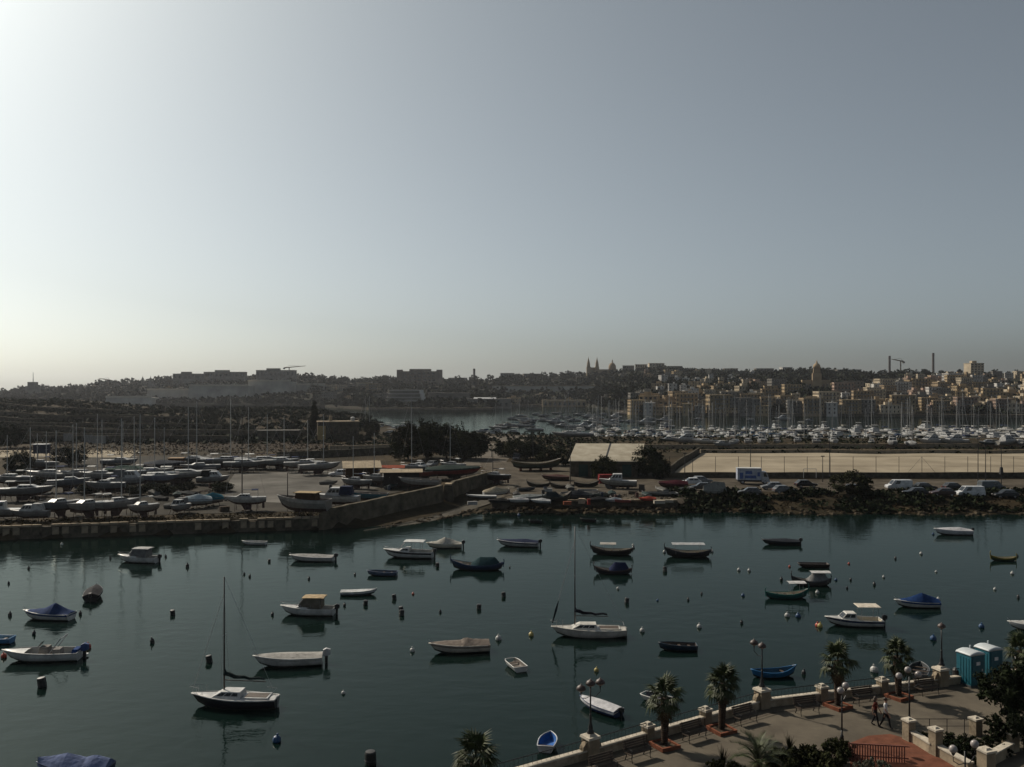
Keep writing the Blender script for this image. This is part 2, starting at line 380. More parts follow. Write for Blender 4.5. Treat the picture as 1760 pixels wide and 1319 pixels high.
names = {1:'tall cream pillar carrying the triple lamp', 2:'short cream pillar left of the lowest palm', 3:'short cream pillar left of the second palm', 4:'tall cream pillar carrying the dome lamp at the bend',
 5:'short cream pillar left of the third palm', 6:'short cream pillar left of the fourth palm', 7:'tall scrolled cream pillar left of the portable toilets', 8:'short cream pillar right behind the portable toilets', 9:'short cream pillar past the portable toilets'}
for i, big in posts.items():
    x, y = PAR[i]; d = Vector(PAR[min(i+1, 10)])-Vector(PAR[i-1]); rz = math.atan2(d.y, d.x)
    t = thing('parapet_pillar', names[i], 'pillar', (x, y, PZ), rz)
    s = .34 if big else .26; h = 1.05 if big else .78
    MB().box(-s, s, -s, s, 0, h).build('shaft', limestone, t)
    MB().box(-s-.07, s+.07, -s-.07, s+.07, h, h+.12, ix=.03, iy=.03).build('cap', copm, t)
    MB().box(-s*.75, s*.75, -s*.75, s*.75, h+.12, h+.24, ix=s*.3, iy=s*.3).build('cap_top', copm, t)
    if big:
        for sx in (-1, 1):
            q = MB(); prof = [(s,0),(s+.55,0),(s+.5,.28),(s+.3,.45),(s+.22,.72),(s,.95)]
            f = [(sx*px, -.16, pz) for px, pz in prof]; g = [(sx*px, .16, pz) for px, pz in prof]
            q.loft([f, g]).build('scroll', limestone, t)
# lamps
capm = mat('lamp_cap', (.07,.045,.04), .5); globem = mat('lamp_globe', (.32,.29,.28), .25); bowl = mat('lamp_bowl', (.45,.34,.3), .3)
def dome_head(par, c):
    hd = MB().path([(c[0],c[1],c[2]-.28),(c[0],c[1],c[2]-.1)], [.03,.05], 6).build('lamp_neck', iron, par)
    MB().lathe([(.06,-.12),(.2,-.05),(.235,.0)], 12, c).build('lamp_bowl', bowl, par, True)
    MB().lathe([(.255,0),(.25,.07),(.2,.16),(.1,.22),(.03,.25),(.02,.31)], 12, c).build('lamp_cap', capm, par, True)
def lamp(label, base, h, heads, globe=False, ornate=True, rz=0):
    t = thing('street_lamp', label, 'lamp', base, rz)
    if ornate: MB().lathe([(.2,0),(.19,.08),(.11,.2),(.13,.3),(.07,.5),(.055,.9),(.07,.95),(.045,1.0)], 10).build('lamp_base', iron, t, True)
    else: MB().lathe([(.11,0),(.1,.3),(.06,.35),(.055,.6)], 8).build('lamp_base', iron, t, True)
    MB().path([(0,0,.3),(0,0,h)], [.05,.038], 8).build('pole', iron, t, True)
    for (dx, dy, dz) in heads:
        if dx or dy:
            MB().path([(0,0,h-.55),(dx*.5,dy*.5,h-.62+dz*.3),(dx,dy,h-.45+dz),(dx,dy,h-.25+dz)], .022, 5).build('arm', iron, t)
        c = (dx, dy, h+dz)
        if globe:
            MB().ball((c[0],c[1],c[2]+.1), .19, 12, 8).build('globe', globem, t, True); MB().lathe([(.03,-.2),(.09,-.1),(.1,-.04)], 8, c).build('globe_collar', iron, t)
        else: dome_head(t, c)
    return t
lamp('black three-headed dome lamp on the pillar at the parapet', (PAR[1][0], PAR[1][1], PZ+1.29), 2.5, [(0,0,.05),(-.5,-.05,-.2),(.52,.1,.08)])
lamp('black ornate dome lamp on the pillar where the parapet bends', (PAR[4][0], PAR[4][1], PZ+1.29), 2.4, [(0,0,.0),(-.35,.5,.05)])
lamp('slender single dome lamp on the pillar beside the toilets', (PAR[7][0]+.1, PAR[7][1]+.1, PZ+1.29), 2.5, [(0,0,.0)])
lamp('thin black lamp with two white globes on the open paving', G(1447,1274,PZ), 2.85, [(.32,.3,.0),(-.15,-.2,-.1)], True, False)
lamp('thin black lamp with three white globes by the gate pillar', G(1563,1246,PZ), 2.75, [(-.64,-.1,.0),(.56,.1,.02),(0,.2,.25)], True, False)
lamp('thin black lamp with globes rising from the walled garden', (21.0,41.1,PZ), 2.6, [(-.55,0,.0),(.5,.1,.2)], True, False)
# benches
def bench():
    t = thing('park_bench', '', 'bench')
    for k in range(4): MB().box(-.78,.78,.02+.115*k,.115+.115*k,.43,.462).build('seat_slat', teak, t)
    for k in range(4): 
        y, z = .50+.03*k, .53+.115*k
        MB().add([(-.78,y,z),(.78,y,z),(.78,y+.03,z+.095),(-.78,y+.03,z+.095),(-.78,y+.03,z-.008),(.78,y+.03,z-.008),(.78,y+.06,z+.087),(-.78,y+.06,z+.087)], [(0,1,2,3),(7,6,5,4),(0,4,5,1),(3,2,6,7),(1,5,6,2),(0,3,7,4)]).build('back_slat', teak, t)
    for s in (-.62,.62):
        MB().path([(s,0,.0),(s,.06,.22),(s,.02,.42)], .028, 5).path([(s,.02,.415),(s,.5,.415),(s,.64,.98)], .025, 5).path([(s,.6,0),(s,.5,.2),(s,.5,.42)], .028, 5).path([(s,.02,.42),(s,.0,.62),(s,.3,.66),(s,.55,.64)], .02, 5).build('side_frame', iron, t)
    return t
bp_ = bench()
BN = [(1103,1308,'beside the triple lamp pillar',.56),(1200,1275,'between the two lowest palms',.56),(1288,1246,'left of the dome lamp pillar',.52),(1393,1230,'right of the dome lamp pillar, by a planter',.3),(1492,1213,'behind the walking couple',.3),(1600,1196,'nearest the portable toilets',.3),(1045,1336,'under the triple lamp at the bottom edge',.56)]
for i, (px, py, s, rz) in enumerate(BN):
    x, y, z = G(px, py, PZ); place(bp_, i, (x, y, PZ), rz, 1.0, 'dark slatted park bench '+s, 'benches along the parapet')
# fan palms in brick planters
def frond_mesh(name, m, droop, seed):
    r = random.Random(seed); q = MB()
    q.path([(0,0,0),(.3,0,.1),(.55,0,.1-droop*.12)], [.022,.016,.012], 4)
    c = Vector((.55,0,.1-droop*.12))
    for k in range(17):
        a = R(-118+236*k/16); L = .62*(1-.18*abs(a)/2)*r.uniform(.85,1.1)
        d = Vector((math.cos(a), math.sin(a), 0)); s = Vector((-d.y, d.x, 0))
        p1 = c+d*L*.55+Vector((0,0,.05-droop*.1)); p2 = c+d*L+Vector((0,0,-.08-droop*.3*r.uniform(.7,1.4)))
        wv = s*.05
        q.add([c, p1+wv+Vector((0,0,.02)), p1, p1-wv+Vector((0,0,.02)), p2], [(0,2,1),(0,3,2),(1,2,4),(2,3,4)])
    return q.mesh(name, m)
FR = [frond_mesh('frond', leafP, d, 30+i) for i, d in enumerate((.2,.6,1.0))]; FD = frond_mesh('dead_frond', deadleaf, 1.6, 44)
def palm(label, base, h, crown=1.0, nf=30, planter=True, seed=1, group='fan palms along the promenade'):
    r = random.Random(seed)
    t = thing('fan_palm', label, 'palm tree', base, 0, group); t.rotation_euler = (r.uniform(-.05,.05), r.uniform(-.05,.05), r.uniform(0,6)) if not planter else (r.uniform(-.035,.035), r.uniform(-.035,.035), 0)
    prof = [(.24,0),(.2,.12)]
    kk = int(h/.12)
    for i in range(kk):
        u = i/kk; rr = .17+.05*math.sin(u*2.6)+ .05*sstep(.45,.75,u)
        prof += [(rr*1.06, .15+(h-.2)*u), (rr*.94, .15+(h-.2)*(u+.6/kk))]
    MB().lathe(prof, 9).build('trunk', bark, t)
    if planter:
        p = MB(); s = .62
        for (x0,x1,y0,y1) in ((-s,s,-s,-s+.12),(-s,s,s-.12,s),(-s,-s+.12,-s+.12,s-.12),(s-.12,s,-s+.12,s-.12)): p.box(x0,x1,y0,y1,0,.2)
        pl = p.build('planter', terracotta, t, rz=.5); 
        MB().box(-.48,.48,-.48,.48,.01,.13).build('soil', oldwood, t, rz=.5)
    for i in range(nf):
        el = R(80-118*(i/nf)**1.05+r.uniform(-8,8)); az = i*2.4+r.uniform(-.3,.3)
        o = obj('frond', FR[min(2, int(3*i/nf))], t, (0,0,h-.05-.25*i/nf)); o.rotation_euler = (r.uniform(-.3,.3), -el, az); s = crown*r.uniform(.85,1.15); o.scale = (s,s,s)
    for i in range(7):
        o = obj('dead_frond', FD, t, (0,0,h-.35)); o.rotation_euler = (0, R(r.uniform(50,75)), i*.9+r.uniform(-.2,.2)); o.scale = (crown*.85,)*3
    return t
palm('fan palm in a brick planter beside the second lowest bench', G(1142,1284,PZ), 2.75, 1.1, 20, True, 1)
palm('dense fan palm in a brick planter left of the dome lamp', G(1240,1257,PZ), 2.85, 1.0, 30, True, 2)
palm('slim fan palm in a brick planter right of the dome lamp', G(1440,1216,PZ), 2.9, 1.1, 20, True, 3)
palm('fan palm in a brick planter directly behind the walking couple', G(1545,1200,PZ), 2.7, 1.1, 19, True, 4)
palm('fan palm growing at the parapet beyond the portable toilets', G(1754,1165,PZ), 1.9, 1.1, 20, False, 5)
palm('fan palm with the blue-white dinghy floating beyond it', (-1.6,40.4,PZ), 2.6, 1.15, 26, False, 6)
# planted date-like palm in the lower bed, long feather leaves
def feather_palm(label, base, h, seed):
    r = random.Random(seed); t = thing('feather_palm', label, 'palm tree', base)
    MB().lathe([(.3,0),(.26,.3),(.24,h*.6),(.2,h)], 9).build('trunk', bark, t)
    ms = []
    for k in range(3):
        q = MB(); pts = [(0,0,0),(.5,0,.35),(1.0,0,.5),(1.5,0,.42),(1.95,0,.15-.1*k)]
        q.path(pts, [.03,.025,.02,.014,.006], 4)
        for i in range(34):
            u = .12+.86*i/33; x = 1.95*u; z = interp([(p[0], p[2]) for p in pts], x)
            for s in (-1,1):
                L = .42*math.sin(math.pi*(.15+.8*u)); q.add([(x-.02,0,z),(x+.03,0,z),(x+.16+.1*u,s*L,z+.1-.25*r.random()*L)], [(0,1,2)])
        ms.append(q.mesh('frond', leafP))
    for i in range(24):
        o = obj('frond', ms[i % 3], t, (0,0,h-.05)); o.rotation_euler = (r.uniform(-.2,.2), -R(55-75*i/24), i*2.4); s = r.uniform(.65,.85); o.scale = (s,s,s)
    return t
feather_palm('young feather palm with spiky fronds in the lower planted bed', (12.0,43.2,PZ), 1.2, 3)
# leafy crowns
def crown_mesh(name, m, rx, ry, rz_, nclump, nleaf, ls, seed, flat=0.0):
    r = np.random.RandomState(seed)
    d = r.normal(size=(nclump,3)); d /= np.linalg.norm(d,axis=1)[:,None]
    rad = r.uniform(.35,1,size=(nclump,1))**.55
    d[:,2] = np.where(d[:,2] < -flat, -flat+.2*d[:,2], d[:,2])
    c = d*rad*np.array([rx,ry,rz_])*r.uniform(.82,1.12,size=(nclump,1))
    cs = r.uniform(.5,1.2,size=(nclump,1))*min(rx,rz_)*.34
    cc = np.repeat(c, nleaf, axis=0); k = len(cc)
    o = r.normal(size=(k,3)); o /= np.linalg.norm(o,axis=1)[:,None]
    p = cc+o*np.repeat(cs,nleaf,axis=0)*r.uniform(.4,1,size=(k,1))
    a = r.normal(size=(k,3)); a /= np.linalg.norm(a,axis=1)[:,None]
    b = np.cross(a, o+.01); b /= (np.linalg.norm(b,axis=1)[:,None]+1e-6)
    s = ls*r.uniform(.6,1.3,size=(k,1))
    v = np.stack([p-a*s, p+b*s*.55, p+a*s, p-b*s*.55], 1).reshape(-1,3)
    me = bpy.data.meshes.new(name); me.vertices.add(len(v)); me.vertices.foreach_set('co', v.astype(np.float32).ravel())
    me.loops.add(4*k); me.loops.foreach_set('vertex_index', np.arange(4*k,dtype=np.int32))
    me.polygons.add(k); me.polygons.foreach_set('loop_start', np.arange(0,4*k,4,dtype=np.int32)); me.polygons.foreach_set('loop_total', np.full(k,4,dtype=np.int32))
    me.update(calc_edges=True); me.validate(); me.materials.append(m); return me
def trunk_mesh(name, h, r0, spread, seed, nb=5):
    r = random.Random(seed); q = MB(); q.path([(0,0,-.1),(.05*h*r.uniform(-1,1),.05*h*r.uniform(-1,1),h*.5),(0,0,h)], [r0,r0*.75,r0*.5], 7)
    for i in range(nb):
        a = 6.283*i/nb+r.uniform(-.4,.4); z = h*r.uniform(.5,.9)
        q.path([(0,0,z),(spread*.4*math.cos(a),spread*.4*math.sin(a),z+h*.3),(spread*.8*math.cos(a),spread*.8*math.sin(a),z+h*.7)], [r0*.45,r0*.3,r0*.1], 5)
    return q.mesh(name, bark)
BUSHM = [crown_mesh('foliage', leafB, .9,.9,.6, 46, 46, .085, 50+i, .5) for i in range(3)]
STEM = MB().path([(0,0,-.1),(0,0,.5)], [.05,.03], 5).path([(0,0,.2),(.3,.1,.6)], [.03,.01], 4).path([(0,0,.2),(-.25,-.15,.6)], [.03,.01], 4).mesh('stem', bark)
def shrub(label, loc, s, k, m=None, group=None, cat='shrub', name='garden_shrub'):
    t = thing(name, label, cat, loc, rnd.uniform(0,6), group)
    o = obj('foliage', BUSHM[k % 3], t, (0,0,.45*s[2]), None, s)
    if m: o.material_slots[0].link = 'OBJECT'; o.material_slots[0].material = m
    obj('stem', STEM, t, None, None, (s[0],s[1],s[2])); return t
# planted bed at the bottom: shrubs behind a low kerb
for i, (px, py, s, k) in enumerate([(1232,1330,.6,0),(1262,1332,.55,2),(1345,1322,.85,1),(1372,1322,.9,0),(1400,1318,.95,2),(1428,1312,.95,1),(1448,1300,.75,0),(1340,1336,1.1,1),(1420,1338,1.1,2)]):
    x, y, z = G(px, py, PZ); shrub(['low green shrub below the brick planter','smallest green shrub left of the feather palm','green shrub touching the feather palm fronds','green shrub right of the feather palm','tall green shrub mid-bed behind the grass clump','tall green shrub nearest the globe lamp foot','small green shrub against the picket fence end','big green shrub at the bed front by the feather palm','big green shrub at the bed front by the picket fence'][i], (x, y, PZ), (s, s, s*1.15), k, None, 'shrubs in the planted bed')
gr = MB()
for i in range(46):
    a = rnd.uniform(0,6.28); L = rnd.uniform(.8,1.35); d = Vector((math.cos(a), math.sin(a), 0))*rnd.uniform(.1,.45)
    s = Vector((-math.sin(a), math.cos(a), 0))*.02
    gr.add([-s, s, d*.4+Vector((0,0,L*.6))+s, d*.4+Vector((0,0,L*.6))-s, d+Vector((0,0,L))], [(0,1,2,3),(3,2,4)])
for px, py, lab in ((1357,1300,'tall reed-like grass clump among the shrubs'),(1243,1324,'small reed-like grass clump below the brick planter')):
    x, y, z = G(px, py, PZ); o = gr.build('grass_clump', leafB); o.location = (x, y, PZ); tag(o, lab, 'plant')
# big dark conifer shrub at right
t = thing('pine_tree', 'big dark bushy pine spreading beside the portable toilets', 'tree', G(1745,1238,PZ))
obj('crown', crown_mesh('crown', leafA, 2.2,2.0,1.3, 130, 60, .12, 71, .6), t, (.2,0,1.7)); obj('trunk', trunk_mesh('trunk', 1.6,.16,1.4,3), t)
t = thing('garden_tree', 'low dark tree leaning over the garden wall at the frame edge', 'tree', G(1762,1290,PZ))
obj('crown', crown_mesh('crown', leafA, 1.6,1.5,.9, 70, 55, .11, 72, .6), t, (0,0,1.2)); obj('trunk', trunk_mesh('trunk', 1.1,.1,.9,4), t)
# red ramp, its picket fence, cream gate pillars and garden walls
redp = mat('red_tiles', (.19,.078,.05), .9, .2, 2.0, c2=(.13,.055,.036))
rp_ = [G(px, py, PZ) for px, py in ((1462,1277),(1492,1265),(1530,1262),(1566,1272),(1604,1296),(1650,1324),(1640,1360),(1460,1360))]
structure('red_tiled_ramp', MB().add([(x, y, PZ+.008) for x, y, z in rp_], [tuple(reversed(range(8)))]), redp)
ft = thing('picket_fence', 'red painted picket fence along the tiled ramp', 'fence', G(1460,1306,PZ)); o0 = ft.location
a, b = Vector(G(1460,1306,PZ)), Vector(G(1562,1312,PZ)); L = (b-a).length; ft.rotation_euler = (0,0,math.atan2(b.y-a.y,b.x-a.x))
redw = mat('red_fence_paint', (.22,.075,.05), .7, .25, 3)
pk = MB().box(-.03,.03,-.012,.012,0,.82).mesh('picket', redw)
for k in range(int(L/.13)): obj('picket', pk, ft, (k*.13,0,0))
MB().box(-.04,L+.04,-.03,.03,.82,.88).build('top_rail', redw, ft); MB().box(0,L,.014,.04,.2,.26).build('bottom_rail', redw, ft)
def pillar(label, px, py, h, s=.24):
    t = thing('gate_pillar', label, 'pillar', G(px, py, PZ), .35)
    MB().box(-s,s,-s,s,0,h).build('shaft', limestone, t); MB().box(-s-.05,s+.05,-s-.05,s+.05,h,h+.1).build('cap', copm, t); MB().box(-s*.7,s*.7,-s*.7,s*.7,h+.1,h+.18,ix=.1,iy=.1).build('cap_top', copm, t)
pillar('cream gate pillar at the top of the red ramp', 1562, 1272, 1.05)
pillar('cream gate pillar halfway down the red ramp', 1608, 1297, 1.3)
pillar('cream pillar at the far corner of the walled garden', 1677, 1263, .85)
pillar('cream pillar by the low tree in the walled garden', 1695, 1334, 1.25, .3)
pillar('cream pillar at the garden corner beside the lamp', 1737, 1290, .95, .3)
def gwall(label, p, q, h, th=.15):
    a, b = Vector(G(*p, PZ)), Vector(G(*q, PZ)); L = (b-a).length
    t = thing('garden_wall', label, 'wall', a, math.atan2(b.y-a.y, b.x-a.x))
    MB().box(0,L,-th,th,0,h).build('wall', limestone, t); MB().box(-.02,L+.02,-th-.05,th+.05,h,h+.08).build('coping', copm, t)
gwall('low cream wall sloping beside the red ramp', (1566,1273), (1603,1296), .5)
gwall('low cream wall continuing below the halfway pillar', (1613,1299), (1668,1330), .5)
gwall('low cream wall between the garden pillars at right', (1697,1318), (1737,1296), .55)
t = thing('garden_railing', 'thin black railing across the back of the walled garden', 'railing', G(1566,1262,PZ))
a, b = Vector(G(1566,1262,PZ)), Vector(G(1690,1262,PZ)); L = (b-a).length
MB().path([(0,0,.85),(L,0,.85)], .02, 5).path([(0,0,.45),(L,0,.45)], .015, 5).build('rail', iron, t)
for k in range(5): MB().path([(.05+L*.97*k/4,0,0),(.05+L*.97*k/4,0,.87)], .022, 5).build('post', iron, t)
for i, (px, py, s) in enumerate([(1590,1275,.5),(1625,1280,.65),(1640,1295,.7),(1660,1285,.6),(1665,1308,.7),(1690,1285,.55),(1712,1272,.6),(1720,1300,.55),(1732,1265,.6)]):
    x, y, z = G(px, py, PZ); shrub('dark leafy shrub inside the walled garden '+['beside the top gate pillar','under the thin black railing','beside the halfway gate pillar','under the railing middle','along the lower cream wall','under the railing end','below the far corner pillar','by the right garden wall','under the bushy pine'][i], (x, y, PZ), (s*1.1, s*1.1, s), i, leafA, 'shrubs in the walled garden')
for i, (px, py, s) in enumerate([(1478,1330,.45),(1500,1326,.5),(1520,1330,.45)]):
    x, y, z = G(px, py, PZ); shrub('pale grey-green shrub growing below the picket fence', (x, y, PZ), (s, s, s*1.3), i, mat('leaf_pale', (.14,.14,.09), .7, .4, 2), 'pale shrubs below the fence')
# portable toilets
teal = mat('toilet_plastic', (.012,.13,.18), .45, .1, 2); roofw = mat('toilet_roof', (.5,.54,.56), .5, .1, 2)
def toilet(label, loc, rz):
    t = thing('portable_toilet', label, 'toilet', loc, rz)
    MB().box(-.58,.58,-.58,.58,.1,2.05).build('cabin', teal, t)
    MB().box(-.63,.63,-.63,.63,0,.12).build('base', mat('toilet_base', (.06,.07,.08), .7), t)
    for s in (-1,1):
        for k in range(4): MB().box(s*.58 if s>0 else -.6, .6 if s>0 else -.58, -.42+.22*k,-.34+.22*k,.25,1.85).build('wall_rib', teal, t)
    d = MB().box(-.46,.46,-.615,-.58,.16,1.95).build('door', mat('toilet_door', (.012,.11,.15), .45), t)
    MB().box(.3,.36,-.64,-.615,1.0,1.14).build('handle', mat('pale_plastic', (.6,.6,.6), .4), d)
    MB().box(-.16,.16,-.625,-.615,1.4,1.62).build('door_sign', mat('pale_plastic', (.6,.6,.6), .4), d)
    q = MB(); rings = []
    for x, z in ((-.62,2.05),(-.55,2.14),(-.25,2.22),(0,2.25),(.25,2.22),(.55,2.14),(.62,2.05)): rings.append([(x,-.64,z-.02),(x,-.5,z+.02),(x,.5,z+.02),(x,.64,z-.02),(x,.6,2.03),(x,-.6,2.03)])
    q.loft(rings).build('roof', roofw, t, True); MB().path([(.4,.4,2.1),(.4,.4,2.4)], .05, 8).build('vent_pipe', roofw, t)
toilet('teal portable toilet standing nearer to the slatted bench', G(1668,1176,PZ), .35)
toilet('teal portable toilet standing nearer to the dark pine', G(1699,1167,PZ), .35)
t = thing('litter_bin', 'black litter bin between the scrolled pillar and the toilets', 'bin', G(1644,1172,PZ))
MB().lathe([(.2,0),(.24,.05),(.26,.75)], 10).build('bin_body', iron, t); MB().lathe([(.28,.75),(.28,.8),(.15,.92),(.03,.95)], 10).build('bin_lid', iron, t)
# the two people walking
def person(label, loc, rz, top, legs, hairc, h=1.7, step=.22, hairlen=.0, lower_z=.92, phase=1):
    t = thing('person', label, 'person', loc, rz)
    s = h/1.72; vs = []; es = []; rad = []
    def V_(p, r, par=None):
        vs.append(tuple(x*s for x in p)); rad.append(r*s if not isinstance(r, tuple) else (r[0]*s, r[1]*s))
        if par is not None: es.append((par, len(vs)-1))
        return len(vs)-1
    pel = V_((0,0,.95), (.155,.115)); wst = V_((0,0,1.1), (.135,.1), pel); ch = V_((0,.0,1.3), (.165,.115), wst); nk0 = V_((0,0,1.43), (.08,.075), ch); nk = V_((0,-.01,1.49), .055, nk0)
    h1 = V_((0,-.02,1.57), (.07,.085), nk); h2 = V_((0,-.02,1.65), (.078,.092), h1); V_((0,-.015,1.71), (.055,.065), h2)
    for sd in (-1, 1):
        f = sd*phase*step
        hp = V_((sd*.095,0,.88), .1, pel); kn = V_((sd*.1,-f*.55-.03,.49), .065, hp); an = V_((sd*.1,-f+(.06 if f<0 else 0),.1), .042, kn); hl = V_((sd*.1,-f-.02,.045), .045, an); V_((sd*.105,-f-.16,.035), .035, hl)
        shd = V_((sd*.19,0,1.38), .065, ch); el = V_((sd*.235,f*.4+.03,1.1), .043, shd); wr = V_((sd*.22,f*.8-.06,.87), .03, el); pa = V_((sd*.215,f*.85-.09,.8), (.022,.035), wr)
        for k in range(4): a = V_((sd*.215,f*.85-.125+.023*k,.745), .009, pa); V_((sd*.205,f*.85-.12+.021*k,.70), .008, a)
        th = V_((sd*.205,f*.85-.13,.79), .011, pa); V_((sd*.2,f*.85-.15,.75), .009, th)
    me = bpy.data.meshes.new('body'); me.from_pydata(vs, es, []); o = obj('body', me, t)
    md = o.modifiers.new('skin', 'SKIN'); md.use_smooth_shade = True
    for i, sv in enumerate(me.skin_vertices[0].data):
        r = rad[i]; sv.radius = r if isinstance(r, tuple) else (r, r); sv.use_root = i == 0
    o.modifiers.new('sub', 'SUBSURF').levels = 1
    dg = bpy.context.evaluated_depsgraph_get(); me2 = bpy.data.meshes.new_from_object(o.evaluated_get(dg)); o.modifiers.clear(); o.data = me2
    me2.materials.clear()
    for m in (mat('skin', (.34,.2,.14), .6, .1), top, legs, mat('shoe', (.05,.04,.04), .6)): me2.materials.append(m)
    for p in me2.polygons:
        z = p.center.z/s; ax = abs(p.center.x)/s
        if z < .085: k = 3
        elif ax > .165 and z < 1.2 and z > .6: k = 0
        elif z < lower_z: k = 2
        elif z < 1.46: k = 1
        else: k = 0
        p.material_index = k; p.use_smooth = True
    hm = mat('hair_'+label[:6].replace(' ','_'), hairc, .6)
    q = MB(); q.ball((0,.015*s,1.665*s), .105*s, 12, 8, 1.0)
    q.v = [(x, y, z) for x, y, z in q.v]
    if hairlen: q.lathe([(.06*s,-hairlen),(.1*s,-.1),(.1*s,.0)], 10, (0,.04*s,1.63*s))
    q.build('hair', hm, t, True)
    fc = MB(); 
    for sx in (-.035,.035): fc.ball((sx*s,-.105*s,1.64*s), .011*s, 6, 4)
    fc.build('eyes', mat('eye', (.03,.02,.02), .3), t); MB().path([(0,-.105*s,1.645*s),(0,-.125*s,1.605*s)], [.009*s,.015*s], 5).build('nose', MC['skin'], t); MB().box(-.025*s,.025*s,-.108*s,-.1*s,1.572*s,1.582*s).build('mouth', mat('lip', (.25,.08,.07), .5), t)
    return t
x, y, z = G(1522,1252,PZ)
person('person in a white top and dark trousers walking with a companion', (x, y, PZ), .9, mat('white_cotton', (.6,.6,.6), .85), mat('dark_trousers', (.03,.028,.03), .85), (.05,.03,.02), 1.72, .24)
x, y, z = G(1509,1250,PZ)
person('person with red-brown hair and maroon top beside a companion', (x-.08, y+.15, PZ), .9, mat('maroon_cotton', (.12,.025,.02), .85), mat('black_skirt', (.02,.02,.022), .85), (.16,.05,.025), 1.66, .2, .22, 1.0, -1)

# ------------------------------------------------------------------ boats
class Hull:
    def __init__(s, L, B, hf, dr, kind='run', rake=.12, n=15):
        s.L, s.B, s.hf, s.dr, s.kind, s.rake, s.n = L, B, hf, dr, kind, rake, n
    def w(s, t):
        if s.kind == 'dbl': return max(.02, 1-abs(2*t-1)**2.4)
        if s.kind == 'sail': return (.6+.4*math.sin(math.pi/2*min(1, t/.45))) if t < .45 else max(.015, 1-((t-.45)/.55)**2.1)
        if s.kind == 'barge': return .92 if t < .75 else .92-.3*((t-.75)/.25)**2
        return (.88+.12*min(1, t/.35)) if t < .42 else max(.015, 1-((t-.42)/.58)**2.5)
    def s_(s, t):
        if s.kind == 'dbl': return s.hf*(1+(.95 if t > .5 else .45)*abs(2*t-1)**2.2)
        if s.kind == 'sail': return s.hf*(1+.28*t*t)
        if s.kind == 'barge': return s.hf*(1+.1*t)
        return s.hf*(1+.38*t*t)
    def k(s, t):
        z = -s.dr
        if t > .55: z += (s.dr+s.hf*.35)*((t-.55)/.45)**3
        if s.kind == 'dbl' and t < .3: z += (s.dr+s.hf*.25)*((.3-t)/.3)**3
        if s.kind == 'sail' and t < .3: z += (s.dr*.9)*((.3-t)/.3)**2
        return z
    def x(s, t, z):
        x = -s.L/2+s.L*t
        r = s.rake*s.L*((z+s.dr)/(s.hf+s.dr)-1)
        x += r*max(0, (t-.5)/.5)**2
        if s.kind == 'dbl': x -= r*max(0, (.5-t)/.5)**2
        return x
    def ring(s, t, m=6, inset=1.0, floor=None):
        w = s.w(t)*s.B/2*inset; sh = s.s_(t); k = s.k(t); out = []
        for j in range(-m, m+1):
            u = j/m; a = abs(u); y = math.copysign(w*math.sin(a*math.pi/2)**.7, u) if j else 0; z = k+(sh-k)*a**1.7
            if floor is not None: z = max(z, floor)
            out.append((s.x(t, z), y, z))
        return out
    def shell(s, mb, bottom=False):
        rings = [s.ring(i/(s.n-1)) for i in range(s.n)]
        o = len(mb.f); mb.loft(rings, 0, caps=False, ring_closed=False)
        per = len(rings[0])-1
        for i in range(o, len(mb.f)):
            j = (i-o) % per
            mb.mi[i] = 1 if (j == 0 or j == per-1) else (2 if bottom and 3 <= j <= per-4 else 0)
        mb.add(rings[0], [tuple(range(len(rings[0])))])
        return mb
    def edge(s, t, off=0, dz=0):
        sh = s.s_(t)+dz; w = s.w(t)*s.B/2+off; return (s.x(t, sh), w, sh)
    def gunwale(s, r=.035):
        p = [s.edge(i/(s.n-1), .005, .0) for i in range(s.n)]
        q = [(x, -y, z) for x, y, z in reversed(p)]
        return MB().path(p+q[(1 if s.w(1) < .05 else 0):], r, 5, closed=True)
    def deck(s, t0=0, t1=1, dz=-.03, camber=.04):
        rings = []; k = 12
        for i in range(k+1):
            t = t0+(t1-t0)*i/k; x, w, z = s.edge(t, -.02, dz); w = max(.004, w)
            rings.append([(x, w*u, z+camber*s.B*(1-u*u)) for u in (-1,-.5,0,.5,1)])
        return MB().loft(rings, 0, False, ring_closed=False)
    def inner(s, floor=.12):
        rings = [s.ring(i/(s.n-1), 6, .9, floor) for i in range(s.n)]
        rings = [[(x*.965, y, z-.0) for x, y, z in r] for r in rings]
        mb = MB().loft([list(reversed(r)) for r in rings], 0, False, ring_closed=False); mb.add(rings[0], [tuple(reversed(range(len(rings[0]))))]); return mb
    def cover(s, t0, t1, hs, drop=.16, seed=0, ridge=1.25):
        rings = []; k = 18
        for i in range(k+1):
            t = t0+(t1-t0)*i/k; x, w, z = s.edge(t, .03); hh = interp(hs, i/k); row = []
            row.append((x, -w-.012, z-drop))
            for j in range(-5, 6):
                u = j/5; row.append((x+.02*nz(i*.8, j*.9, seed), w*u, z+.03+hh*(1-abs(u)**ridge)+.035*nz(i*.9+seed, j*1.1, 4.)*(1-abs(u)*.7)))
            row.append((x, w+.012, z-drop)); rings.append(row)
        mb = MB().loft(rings, 0, False, ring_closed=False)
        mb.add(rings[0], [tuple(range(13))]); mb.add(rings[-1], [tuple(reversed(range(13)))]); return mb
def frus(mb, x0, x1, w0, z0, z1, fx, bx, w1):             # cabin: x0 rear, x1 front
    mb.add([(x0,-w0,z0),(x1,-w0,z0),(x1,w0,z0),(x0,w0,z0),(x0+bx,-w1,z1),(x1-fx,-w1,z1),(x1-fx,w1,z1),(x0+bx,w1,z1)], [(3,2,1,0),(4,5,6,7),(0,1,5,4),(1,2,6,5),(2,3,7,6),(3,0,4,7)]); return mb.v[-8:]
